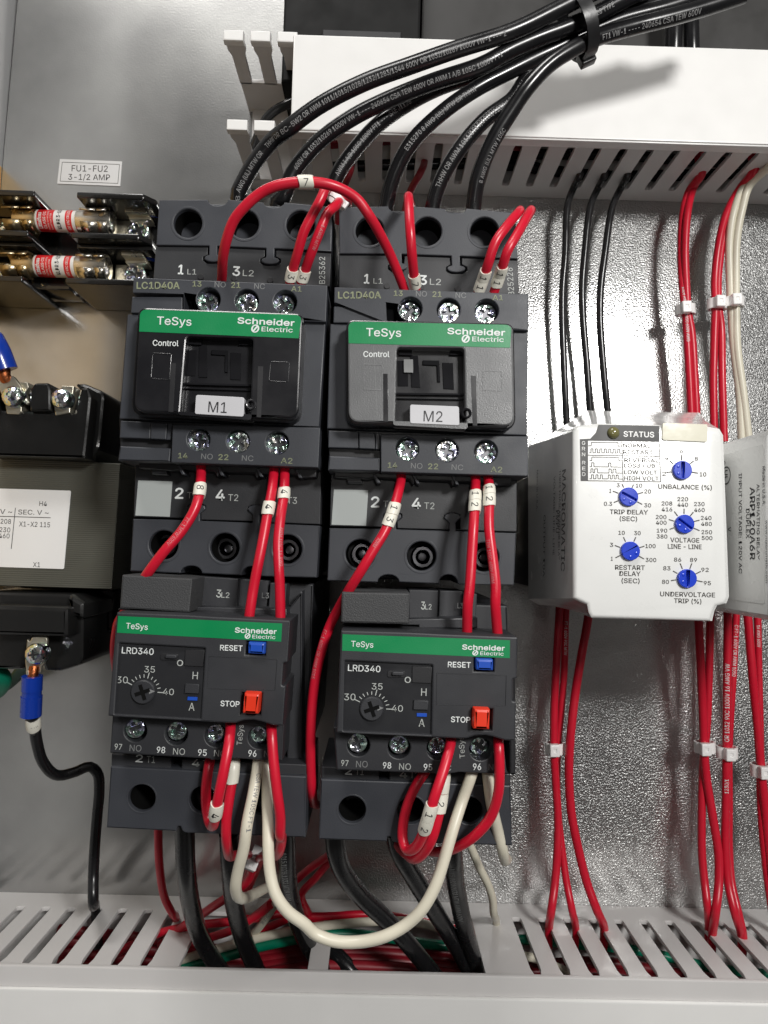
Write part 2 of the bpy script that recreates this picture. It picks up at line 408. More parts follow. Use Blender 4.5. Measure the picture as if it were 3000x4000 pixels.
def sleeve(mb, path, t0, L, r, m, zig=.55, ph=0., n=30, rows=7):
    R = r*1.17+.12; v = []; f = []
    a = np.linspace(-math.pi, math.pi, n, endpoint=False)
    tri = np.abs(((a/(math.pi)*2.0+ph) % 2)-1)
    for i in range(rows+3):
        rad = R
        if i == 0: rad = r*1.0
        if i == rows+2: rad = r*1.0
        k = min(max(i-1, 0), rows)/rows
        t = t0+zig*(tri-.5)+k*L
        c, N, U = path.at(t)
        bul = 1+.035*math.sin(math.pi*k)
        v.append(c+rad*bul*(np.cos(a)[:, None]*N+np.sin(a)[:, None]*U))
    v = np.concatenate(v)
    for i in range(rows+2):
        for j in range(n): q = (j+1) % n; f.append((i*n+j, i*n+q, (i+1)*n+q, (i+1)*n+j))
    mb.add(v, f, m); return R
def P3(pts): return [P(Z[k](x, y), z) for k, x, y, z in pts]
def W_(spec):
    """'A 1,2,110 3,4,112 B 5,6,113' -> 3D points"""
    out = []; k = None
    for tok in spec.split():
        if ',' in tok: x, y, z = map(float, tok.split(',')); out.append(P(Z[k](x, y), z))
        else: k = tok
    return out
def wire(label, spec, r, m, name='wire', cat='wire', group=None, marks=(), prints=(), n=14):
    pts = W_(spec) if isinstance(spec, str) else spec
    path = Path(pts, min(1.6, r*.9)); mb = MB(); tube(mb, path, r, m, n)
    for s, at, h, th, pm, *up in prints:
        t0 = path.near(Z[at[0]](*at[1:])) if isinstance(at, tuple) else at*path.L
        print_on(mb, path, s, t0, h, r, pm, th, up=(up[0] if up else 1))
    o = mb.build(name, None, loc=pts[-1]); tag(o, label, cat, group)
    for digits, at, segL in marks:
        t0 = path.near(Z[at[0]](*at[1:])); ns = len(digits); k = MB(); tt = t0-ns*segL/2
        for i, ch in enumerate(digits):
            R = sleeve(k, path, tt+i*segL, segL*.97, r, 'marker', ph=.25)
            hgt = 1.95; v, f = glyphs(ch, 0.0, True); wdt = (v[:, 0].max()-v[:, 0].min())*hgt/CAP*.95 if len(f) else 0
            print_on(k, path, ch, tt+(i+.5)*segL-wdt/2, hgt, R*1.03, 'print_black', 0, L=wdt, bold=0.0)
        k.build('wire_marker', o)
    return o, path

# ------------------------------------------------------------------ setting
def panel():
    mb = MB(); slab_mm(mb, [[(-172.2, 340), (-177.4, 181), (-187, -300), (300, -300), (300, 340)]], 0, -2.5, 'galvanised', .3); o = mb.build('back_panel', loc=(0, 0, 0)); struct(o)
    mb = MB(); box(mb, -200, -179.2, -300, 360, -30, 150, 'enclosure_white', .4); struct(mb.build('enclosure_wall', loc=(-180, 0, -30)))
    mb = MB(); box(mb, -200, 320, -310, 370, -34, -30, 'enclosure_white', .4); struct(mb.build('enclosure_back', loc=(0, 0, -34)))
    mb = MB(); box(mb, -179.1, -178.3, -60, 172, -1, 128, 'orange_paint', .3)
    tag(mb.build('orange_board', loc=(-179, 80, 3)), 'orange board against the enclosure side at the left edge', 'board')
panel()

# ------------------------------------------------------------------ wiring ducts
def duct_wall(mb, y0, y1, x0, x1, h, slots, m='duct', wide=()):
    """side wall in the x,z plane between y0 and y1 with slots cut into it (closed at the lip)"""
    out = [(x0, 0), (x1, 0), (x1, h), (x0, h)]; polys = [out]
    for xa, xb, za, zb in slots:
        n = (xb-xa)*.22
        polys.append(rr([(xa, za), (xb, za), (xb, zb-4), (xb-n, zb), (xa+n, zb), (xa, zb-4)], [1.6, 1.6, .8, .4, .4, .8]))
    for xa, xb, za, zb in wide: polys.append(rr([(xa, za), (xb, za), (xb, zb), (xa, zb)], [1.5, 1.5, .6, .6]))
    slab_mm(mb, polys, y1, y0, m, .18, xf=lambda c: (c[0], c[2], c[1]))
YB = float(np.mean([P(Z['L'](0, 537), 0)[1], P(Z['K'](0, 1560), 0)[1], P(Z['K'](1382, 1605), 0)[1]]))
HB = float(np.mean([PY(q, YB)[2] for q in pxs('L 0,860 820,877 K 0,1962 1382,2003')]))
YT = float(np.mean([P(Z['W'](0, 1278), 0)[1], P(Z['W'](1659, 1325), 0)[1]]))
HT = float(np.mean([PY(q, YT)[2] for q in pxs('W 0,895 1659,940')]))
def lower_duct():
    t = thing('wiring_duct', 'white slotted wiring duct along the bottom with two torn openings', 'wiring duct', (0, YB-30, 0))
    mb = MB(); X = lambda q: PY(q, YB)[0]
    zs = PY(Z['K'](620, 1655), YB)[2]; ztop = HB-1.5
    xl = [X(q) for q in pxs('K 160,1952 325,1967 480,1972 645,1977 805,1980 965,1985 1125,1990 1290,1998')]
    pitch = (xl[-1]-xl[0])/7; x1 = xl[0]-1.2
    right = [(x1+pitch*k-1.9, x1+pitch*k+1.9) for k in range(-1, 16)]
    f1 = [X(q) for q in pxs('L 218,858 775,872 862,875 1545,890 1640,897')]
    wide = [(f1[0], f1[1], zs, ztop), (f1[2], f1[3], zs, ztop)]
    right = [s for s in right if s[0] > f1[4]-.8]
    xL = [X(q) for q in pxs('J 720,1980 870,1975')]; b = xL[0]; pit = 10.7
    left = [(b-1.9+pit*k, b+1.9+pit*k) for k in range(-9, 3)]
    left = [s for s in left if s[1] < f1[0]-1.0]
    duct_wall(mb, YB-1.8, YB, -162, 300, HB, [(a, c, zs-1, ztop) for a, c in left+right], wide=wide)
    mb.build('slotted_side', t)
    mb = MB(); box(mb, -162, 300, YB-62, YB-60, 0, HB, 'duct', .2); mb.build('far_side', t)
    mb = MB(); box(mb, -162, 300, YB-60, YB-1.8, .1, 2, 'duct', .1); mb.build('duct_base', t)
    mb = MB(); box(mb, -162, 300, YB-66, YB-6.3, HB+.4, HB+2.6, 'duct_cover', .5); 
    box(mb, -162, 300, YB-6.3, YB+1.0, HB-.6, HB+1.4, 'duct', .4)
    mb.build('cover', t)
lower_duct()
def upper_duct():
    t = thing('wiring_duct', 'white slotted wiring duct across the top under the black cables', 'wiring duct', (60, YT+25, 0))
    X = lambda q: PY(q, YT)[0]; mb = MB()
    zs = 9.6; zt = HT-3.6
    xs = X(Z['W'](220, 940)); pit = 10.72
    slots = [(xs+pit*k-1.7, xs+pit*k+1.7, zs, zt) for k in range(-8, 22)]
    duct_wall(mb, YT, YT+1.8, xs-pit*9+.3, 300, HT, slots); mb.build('slotted_side', t)
    # cut open fingers on the left end of both side walls
    up = float(P(Z['R'](640, 160), HT)[1])
    mb = MB()
    hU = HT-1.5
    def finger(mb, y0, xa, xb, h, zb):
        w_ = (xb-xa); c = (xa+xb)/2
        slab_mm(mb, [rr([(xa+w_*.14, zb), (xb-w_*.14, zb), (xb-w_*.14, h-8), (xb, h-4.5), (xb, h), (xa, h), (xa, h-4.5), (xa+w_*.14, h-8)], .5)], y0+1.7, y0, 'duct', .15, xf=lambda q: (q[0], q[2], q[1]))
        box(mb, xa-.2, xb+.2, y0-1.3, y0+3.0, h-.4, h+3.2, 'duct_cover', .5)
    xe = xs-pit*9
    for k in range(3): finger(mb, YT, xe-pit*(k+1)+1.4, xe-pit*k-1.6, HT-1.5, 8)
    box(mb, xe-pit*3+2.2, xe, YT, YT+1.7, 0, 9, 'duct', .15)
    mb.build('open_fingers', t)
    mb = MB(); xq = PY(Z['R'](320, 130), up)[0]
    for k in range(3): finger(mb, up, xq+pit*k+1, xq+pit*k+8.4, hU, 20)
    box(mb, xq+2.4, xq+pit*3, up, up+1.7, 0, 21, 'duct', .15)
    box(mb, xq+pit*3, 300, up, up+1.7, 0, HT-.5, 'duct', .2)
    mb.build('far_side', t)
    mb = MB(); box(mb, xe-pit*3+2, 300, YT+1.8, up, .1, 1.9, 'duct', .1); mb.build('duct_base', t)
    zc = HT+.4; q = [P(c, zc) for c in pxs('S 45,130 33,390 1659,492 1659,182')]
    cx0 = (q[0][0]+q[1][0])/2; cy1 = (q[0][1]+q[3][1])/2
    mb = MB(); box(mb, cx0, 300, YT-1.0, cy1, zc, zc+2.2, 'duct_cover', .5)
    box(mb, cx0, 300, YT-1.6, YT-.4, zc-3.5, zc+1.5, 'duct_cover', .3); mb.build('cover', t)
upper_duct()

# ------------------------------------------------------------------ contactors and overload relays
def fit(a, b):
    a = np.array(pxs(a)); b = np.array(pxs(b)); A = np.c_[a, np.ones(len(a))]
    return np.linalg.lstsq(A, b, rcond=None)[0]
ID = np.array([[1., 0], [0, 1], [0, 0]])
WARP = dict(
    L=fit('A 337,62 553,238 1413,250 480,625 972,640 1183,520 1655,112', 'C 143,110 385,305 1260,310 335,695 835,705 1040,578 1485,150'),
    C=fit('A 165,738 490,738 590,720 1003,830 712,818 1295,840 1617,712 140,650 B 635,805 937,825 1235,838 480,960 1052,980 1548,1028 20,985',
          'C 133,812 463,812 565,795 988,893 697,895 1275,910 1583,772 103,720 E 670,205 965,208 1268,225 527,348 1100,362 1570,412 50,372'),
    V=fit('A 185,1060 1400,1115 318,1010 1365,970 287,1170 B 130,600 1395,650 612,475 980,640', 'C 235,1160 1478,1190 343,1090 1388,1045 318,1255 212,1765 1482,1795 688,1605 1055,1768'),
    T=fit('B 768,1275 937,1282 175,1125 835,1640 135,1410 1560,1465 1535,1865 115,1815 365,1620', 'E 713,655 883,662 97,513 775,1020 62,800 1485,835 1478,1245 55,1205 310,1000'),
    O=fit('F 205,380 1385,435 1380,565 200,500 232,655 940,630 1165,1010 1203,612 130,1100 1390,1170', 'G 253,510 1452,560 1452,685 250,632 290,775 1027,750 1272,1125 1287,728 210,1225 1485,1275'),
    S=fit('F 325,1195 630,1215 180,1340 483,1365 1142,1390 1390,1420', 'G 360,1300 668,1310 238,1455 555,1480 1190,1490 1440,1510'),
    D=fit('F 120,1905 375,1690 1555,1975 340,1430 150,1465', 'G 80,1985 330,1785 1475,2030 278,1520 95,1550'),
    H=fit('F 232,82 742,110 715,355 215,325', 'G 250,205 740,218 732,438 240,430'),
    I=fit('F 810,95 1075,110 1060,340 800,325 912,245', 'G 742,188 952,195 945,415 740,412 797,340'))
ZL, ZC, ZV, ZT, ZO, ZS, ZD, ZH, ZI = 99., 117., 125., 106., 128., 121., 113., 122., 108.
ZOF = dict(L=ZL, C=ZC, V=ZV, T=ZT, O=ZO, S=ZS, D=ZD, H=ZH, I=ZI)
class Dev:
    def __init__(s, second): s.second = second
    def w(s, lay, pts):
        M = WARP[lay] if s.second else ID
        return [tuple(np.array([x, y, 1.])@M) for x, y in pts]
    def q(s, lay, spec): return s.w(lay, pxs(spec))
    def c(s, lay, spec, r, n=32):
        p = s.q(lay, spec); return circ(p[0], r/1.9, n)
    def t(s, mb, lay, st, spec, h, m, bold=.006, z=None, sc=1.9518, dz=.07):
        a, b = s.q(lay, spec); txt(mb, st, a, b, h/sc, ZOF[lay] if z is None else z, m, bold, dz)
def tee(p, zk):  # p: list of (x,y) in zoom zk describing the keyed outline
    return px(zk, *p)
def logo(mb, d, lay, zk, x, y, w_, h_, z, m):
    """the round mark beside the maker's second line: an oval split by an s-shaped stroke"""
    sk = .25
    def el(a, b, n=24): return [(x+math.cos(t)*a*w_-sk*math.sin(t)*b*h_*.5*-1, y-math.sin(t)*b*h_) for t in np.linspace(0, 2*math.pi, n, endpoint=False)]
    o = d.w(lay, px(zk, *el(.5, .5))); i = d.w(lay, px(zk, *el(.30, .36)))
    v, f = slab_vf([mm(o, z), mm(i, z)], .02, 0, 0.); v[:, 2] += z+.06; mb.add(v, f, m)
    b = d.w(lay, px(zk, (x-w_*.36, y+h_*.30), (x-w_*.16, y+h_*.36), (x+w_*.40, y-h_*.30), (x+w_*.18, y-h_*.36)))
    flat(mb, b, z, m, .075)

def shade_bore(mb, hole, zt, zb):  # dark tube lining the hole, standing in for the shade inside
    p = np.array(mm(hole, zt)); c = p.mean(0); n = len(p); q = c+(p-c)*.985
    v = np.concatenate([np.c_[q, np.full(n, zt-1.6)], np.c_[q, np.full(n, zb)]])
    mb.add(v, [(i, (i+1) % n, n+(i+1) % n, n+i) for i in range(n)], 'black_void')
def contactor(second):
    d = Dev(second)
    lab = 'dark grey three pole contactor marked M2 with hazy grey clear cover' if second else 'dark grey three pole contactor marked M1 with glossy black cover, beside the transformer'  # M2's hazy grey is lamp glare put into the cover colour
    c0 = P(d.q('C', 'B 800,400')[0], 60)
    t = thing('contactor', lab, 'contactor', (c0[0], c0[1], 0), 'pair of motor contactors')
    # body behind everything
    mb = MB()
    slab_mm(mb, [rr([tuple(P(q, z)[:2]) for q, z in zip(d.q('L', 'A 345,75 1650,120')+d.q('T', 'B 1545,1850 125,1800'), (90, 90, 96, 96))], 1)], 90, 2, 'case', .5)
    slab(mb, d.q('C', 'A 90,935 1600,985 B 1555,718 1548,1000 40,960 30,655'), 112.5, 40, 'case_dark', .3)
    mb.build('housing', t)
    # upper terminal block with keyed edge
    holes = [d.c('L', 'A 553,238', 106), d.c('L', 'A 985,245', 106), d.c('L', 'A 1413,250', 106)]
    hb = [d.c('L', s, 128) for s in ('A 553,238', 'A 985,245', 'A 1413,250')]
    notch = lambda x0, x1, y, dpt: ' '.join('%d,%d' % (x0+(x1-x0)*(.5-.5*math.cos(a)), y+dpt*math.sin(a)) for a in np.linspace(0, math.pi, 9))
    key = lambda xl, xr, y0, y1, rx, ry: ' '.join('%d,%d' % (xr-0 if i == 0 else xl, y0) if i in (0, 12) else '%d,%d' % ((xl+xr)/2+rx*math.cos(a), y1+ry*math.sin(a)) for i, a in [(0, 0)]+[(k+1, v) for k, v in enumerate(np.linspace(-.35*math.pi, 1.35*math.pi, 11))]+[(12, 0)])
    out = d.q('L', 'A 335,60 ' + notch(705, 860, 56, 48) + ' ' + notch(1130, 1290, 78, 40) + ' 1655,112 1648,452 1225,430 ' + key(1150, 1214, 430, 522, 70, 28)
              + ' 1146,428 788,412 ' + key(716, 778, 412, 503, 68, 30) + ' 710,410 312,404')
    mb = MB(); slab(mb, [out]+holes, ZL, 78, 'case', .3)
    for h_, h2 in zip(hb, holes):  # raised chamfer ring round each opening
        slab(mb, [h_, [tuple(np.array(h2[0])*0+np.mean(h2, 0)+(np.array(c)-np.mean(h2, 0))*1.06) for c in h2]], ZL+.12, ZL-.3, 'case', .1)
    for h2 in holes: shade_bore(mb, h2, ZL, 79)
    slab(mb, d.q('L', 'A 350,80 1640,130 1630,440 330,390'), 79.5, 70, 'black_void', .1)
    mb.build('upper_terminal_block', t)
    mb = MB(); zi = ZL-1.0
    ins = d.q('L', 'A 309,416 706,420 704,478 668,495 668,522 700,545 780,545 800,425 1140,440 1140,492 1105,512 1105,540 1140,560 1225,560 1262,540 1262,512 1225,492 1226,444 1646,466 1636,720 290,660')
    slab(mb, rr(ins, 2), zi, 78, 'case_insert', .2)
    slab(mb, d.q('L', 'A 320,395 1640,440 1640,580 310,560'), zi-1.6, 78, 'black_void', .1)
    d.t(mb, 'L', '1', 'A 480,625 517,628', 72, 'print_white', .03, zi); d.t(mb, 'L', 'L1', 'A 550,628 618,630', 42, 'print_grey', .002, zi)
    d.t(mb, 'L', '3', 'A 895,637 948,640', 72, 'print_white', .03, zi); d.t(mb, 'L', 'L2', 'A 972,640 1055,644', 48, 'print_grey', .002, zi)
    d.t(mb, 'L', '6B25226' if second else 'B25362', 'A 1600,760 1602,520' if second else 'A 1600,700 1600,495', 46, 'print_grey', .0, zi)
    for k in (650, 905, 1180): slab(mb, d.c('L', 'A %d,%d' % (k, 645+(k-650)*.05), 22), zi+.4, zi-1, 'case_dark', .1)
    mb.build('upper_insert', t)
    for i, s in enumerate(('A 550,300', 'A 985,312', 'A 1410,318')): screw('terminal_screw', t, d.q('L', s)[0], 40, 86, .2+i, 'hex', 3)
    # control terminal modules
    mb = MB(); sh = [d.c('C', s, 88) for s in ('A 712,818', 'A 1003,830', 'A 1295,838')]
    slab(mb, [rr(d.q('C', 'A 140,650 1617,712 1606,990 1420,985 520,930 520,772 131,770'), 3)]+sh, ZC, 100, 'case', .25)
    slab(mb, rr(d.q('C', 'A 128,797 512,800 512,925 118,922'), 3), ZC-1, 100, 'case', .25)
    slab(mb, d.q('C', 'A 95,930 1604,990 B 1555,716 30,655'), ZC-1.6, 60, 'case', .35)
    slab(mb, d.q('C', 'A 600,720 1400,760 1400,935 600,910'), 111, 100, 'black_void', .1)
    for st, sp, h, m_, b in (('LC1D40A', 'A 165,738 490,738', 52, 'print_olive', .03), ('13', 'A 590,720 657,722', 40, 'print_olive', .02), ('NO', 'A 758,726 842,728', 42, 'print_faint', 0),
                             ('21', 'A 885,730 953,732', 42, 'print_olive', .02), ('NC', 'A 1060,738 1140,741', 42, 'print_faint', 0), ('A1', 'A 1342,757 1420,760', 40, 'print_olive', .01)):
        d.t(mb, 'C', st, sp, h, m_, b)
    mb.build('control_terminals', t)
    mb = MB(); sl = [d.c('C', s, 86) for s in ('B 635,812', 'B 937,826', 'B 1235,838')]
    slab(mb, [rr(d.q('C', 'B 437,700 1562,722 1548,1028 425,988'), 3)]+sl, ZC, 96, 'case', .25)
    slab(mb, rr(d.q('C', 'B 42,668 270,680 268,808 32,800'), 3), ZC-2, 80, 'case', .25)
    slab(mb, rr(d.q('C', 'B 272,684 395,690 388,814 268,808'), 3), ZC-1.2, 80, 'case', .25)
    slab(mb, rr(d.q('C', 'B 398,690 433,692 428,818 392,816'), 2), ZC-2, 80, 'case', .2)
    slab(mb, rr(d.q('C', 'B 36,862 422,880 416,984 20,975'), 3), ZC-.6, 80, 'case', .4)
    slab(mb, d.q('C', 'B 50,790 430,810 430,890 40,880'), ZC-7, 80, 'black_void', .1)
    slab(mb, d.q('C', 'B 470,740 1380,780 1380,930 470,900'), 110, 96, 'black_void', .1)
    for st, sp, h, m_, b in (('14', 'B 480,956 550,958', 40, 'print_olive', .02), ('NO', 'B 655,962 743,966', 42, 'print_faint', 0), ('22', 'B 787,968 862,970', 42, 'print_olive', .02),
                             ('NC', 'B 965,975 1053,979', 42, 'print_faint', 0), ('A2', 'B 1263,994 1350,998', 42, 'print_olive', .01)):
        d.t(mb, 'C', st, sp, h, m_, b)
    mb.build('control_terminals', t)
    for i, (s, dx) in enumerate((('A 706,846', 0), ('A 1003,852', 0), ('A 1285,862', 0), ('B 640,826', 0), ('B 937,832', 0), ('B 1238,850', 0))):
        screw('terminal_screw', t, d.q('C', s)[0], 44, 114.2+(2.0 if i in (1, 4) else 0), .35+.9*i+(.5 if second else 0), 'cross', 2.2)
    # clear hinged cover over the coil window
    mb = MB(); cm = 'cover_film' if second else 'cover_gloss'  # cover_film: lamp glare as a lighter grey, no real film
    rim = rr(d.q('V', 'A 176,880 1440,928 B 1402,680 118,628'), [34, 34, 52, 52], 8)
    slab(mb, rim, 121, 108, 'cover_gloss', .4)
    face = rr(d.q('V', 'A 186,890 1428,935 B 1394,650 142,600'), [30, 30, 44, 44], 8)
    win = rr(d.q('V', 'A 545,1100 1050,1118 B 1025,650 495,612' if not second else 'A 545,1098 1052,1112 B 1025,655 492,618'), [16, 16, 4, 4], 5)
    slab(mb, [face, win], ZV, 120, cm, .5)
    grn = rr(d.q('V', 'A 190,894 1424,938 1398,1116 182,1064'), [28, 28, 0, 0], 8)
    slab(mb, grn, ZV+.1, ZV-.4, 'green_band', .04)
    d.t(mb, 'V', 'TeSys', 'A 318,1010 580,1020', 62, 'print_white', .012, ZV+.1); d.t(mb, 'V', 'Schneider', 'A 933,1002 1365,1022', 46, 'print_white', .035, ZV+.1)
    d.t(mb, 'V', 'Electric', 'A 1116,1062 1353,1071', 36, 'print_white', .012, ZV+.1); logo(mb, d, 'V', 'A', 1068, 1042, 62, 62, ZV+.1, 'print_white')
    d.t(mb, 'V', 'Control', 'B 287,98 482,102', 44, 'print_white', .015)
    for s in ('B 427,230 462,232 442,605 405,602', 'B 1088,255 1128,257 1112,645 1078,642'): slab(mb, d.q('V', s), ZV+.05, ZV-.2, 'cover_gloss' if second else 'case_dark', .02)
    for s in ('B 280,150 430,158 415,365 268,355', 'B 1180,215 1330,222 1318,380 1165,372'): 
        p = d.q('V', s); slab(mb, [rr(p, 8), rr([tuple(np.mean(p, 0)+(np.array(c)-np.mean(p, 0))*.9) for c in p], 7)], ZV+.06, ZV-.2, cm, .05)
    if second:
        for a, b in (('A 370,1085', 'B 362,560'), ('A 1230,1130', 'B 1222,520')): line(mb, d.q('V', a)[0], d.q('V', b)[0], 1.6, ZV, 'print_faint', .05)
    cov = mb.build('cover', t)
    mb = MB(); slab(mb, win, 120.6, 119, 'window', .02)
    wk = 'window_works'
    for s, z in (('A 560,1105 660,1110 655,1165 555,1160', 122), ('A 945,1115 1045,1120 1042,1170 940,1165', 122), ('B 735,130 858,134 855,300 835,300 838,172 732,165', 121.6), ('B 540,130 620,132 610,330 530,330', 121.2),
                 ('B 640,90 700,92 700,340 634,338', 121.3), ('B 880,150 960,155 955,360 875,355', 121.3), ('B 520,378 1030,392 1030,408 518,394', 122.2), ('B 514,420 1028,436 1026,442 513,426', 122.0)):
        slab(mb, d.q('V', s), z, 120, wk, .1)
    if second: slab(mb, d.q('V', 'B 590,120 660,122 655,225 585,222'), 121.9, 121, 'print_faint', .05)
    mb.build('indicator_window', cov)
    mb = MB(); lp = rr(d.q('V', 'B 616,472 984,492 978,640 606,618'), 9, 5)
    slab(mb, lp, ZV+.25, ZV-3, 'label_silver', .1)
    d.t(mb, 'V', 'M2' if second else 'M1', 'B 708,604 850,612', 82, 'print_black', .0, ZV+.25); mb.build('name_plate', cov)
    mb = MB(); q = d.q('V', 'B 1035,548')[0]; lathe(mb, P(q, ZV)[:2], [(1.5, ZV-4), (1.5, ZV+.4), (1.2, ZV+.6), (.9, ZV+.5), (.8, ZV-1)], 'window_works' if second else 'cover_gloss'); mb.build('pin', cov)
    # lower terminal block
    mb = MB(); zi = ZT-1.0
    slab(mb, rr(d.q('T', 'B 155,1010 1570,1040 1562,1460 1046,1442 1046,1385 1008,1352 1008,1322 1040,1305 1095,1305 1140,1320 1140,1442 655,1425 652,1372 690,1345 690,1318 650,1300 590,1300 550,1318 550,1348 580,1372 580,1415 140,1403'), 2), zi, 80, 'case_insert', .2)
    slab(mb, d.q('T', 'B 150,1280 1560,1330 1550,1500 140,1450'), zi-1.8, 80, 'black_void', .1)
    d.t(mb, 'T', '2', 'B 457,1262 517,1264', 78, 'print_white', .03, zi); d.t(mb, 'T', 'T1', 'B 548,1262 625,1264', 48, 'print_grey', 0, zi)
    d.t(mb, 'T', '4', 'B 768,1275 832,1277', 78, 'print_white', .03, zi); d.t(mb, 'T', 'T2', 'B 860,1280 937,1283', 50, 'print_grey', 0, zi)
    d.t(mb, 'T', 'T3', 'B 1310,1302 1385,1304', 50, 'print_grey', 0, zi)
    slab(mb, d.q('T', 'B 175,1125 436,1133 416,1403 153,1393'), zi+.15, zi-.2, 'qr_sticker', .03)
    mb.build('lower_insert', t)
    mb = MB(); hl = [d.c('T', s, 108) for s in ('B 368,1618', 'B 835,1638', 'B 1312,1650')]
    hb = [d.c('T', s, 130) for s in ('B 368,1618', 'B 835,1638', 'B 1312,1650')]
    arch = lambda x0, x1, y, dpt: ' '.join('%d,%d' % (x0+(x1-x0)*(.5-.5*math.cos(a)), y-dpt*math.sin(a)) for a in np.linspace(0, math.pi, 9))
    slab(mb, [rr(d.q('T', 'B 135,1418 580,1428 582,1380 552,1345 560,1318 615,1302 680,1318 688,1345 645,1380 645,1432 1046,1448 1046,1385 1010,1350 1020,1322 1073,1306 1132,1322 1138,1350 1100,1388 1100,1450 1560,1470 1535,1868 1120,1856 '
         + ' '.join(arch(965, 1110, 1850, 70).split()[::-1]) + ' ' + ' '.join(arch(497, 662, 1834, 58).split()[::-1]) + ' 115,1818'), 2)]+hl, ZT, 84, 'case', .3)
    for h_, h2 in zip(hb, hl):
        slab(mb, [h_, [tuple(np.mean(h2, 0)+(np.array(c)-np.mean(h2, 0))*1.06) for c in h2]], ZT+.12, ZT-.3, 'case', .1)
    for h2 in hl: shade_bore(mb, h2, ZT, 85)
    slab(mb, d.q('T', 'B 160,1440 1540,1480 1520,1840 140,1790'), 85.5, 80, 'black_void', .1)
    mb.build('lower_terminal_block', t)
    for i, s in enumerate(('B 385,1618', 'B 845,1645', 'B 1320,1655')):
        q = d.q('T', s)[0]; c = P(q, 96)[:2]; mb = MB(); lathe(mb, c, [(3.6, 84), (3.6, 95), (3.2, 95.6), (2.3, 95.6), (2.2, 90), (1.3, 90), (1.3, 92.5), (.8, 92.6)], 'zinc_dark'); mb.build('terminal_screw', t)
    # wire funnels under the lower control terminals
    mb = MB()
    slab(mb, d.q('T', 'B 180,985 1540,1030 1530,1100 1400,1110 1380,1085 1110,1078 1080,1110 1060,1070 800,1060 780,1098 755,1058 480,1040 440,1050 180,1030'), ZT+5, 90, 'case_dark', .4)
    for x in (470, 770, 1068, 1365): slab(mb, rr(d.q('T', 'B %d,%d %d,%d %d,%d %d,%d' % (x, 1000+x*.03, x+28, 1001+x*.03, x+62, 1068+x*.03, x+36, 1066+x*.03)), 3), ZT+6, 100, 'case', .2)
    slab(mb, rr(d.q('T', 'B 262,1018 378,1022 396,1082 280,1078'), 3), ZT+3, 95, 'duct' if False else 'overload_case', .3)
    mb.build('wire_guides', t)
    return t
contactor(False); contactor(True)

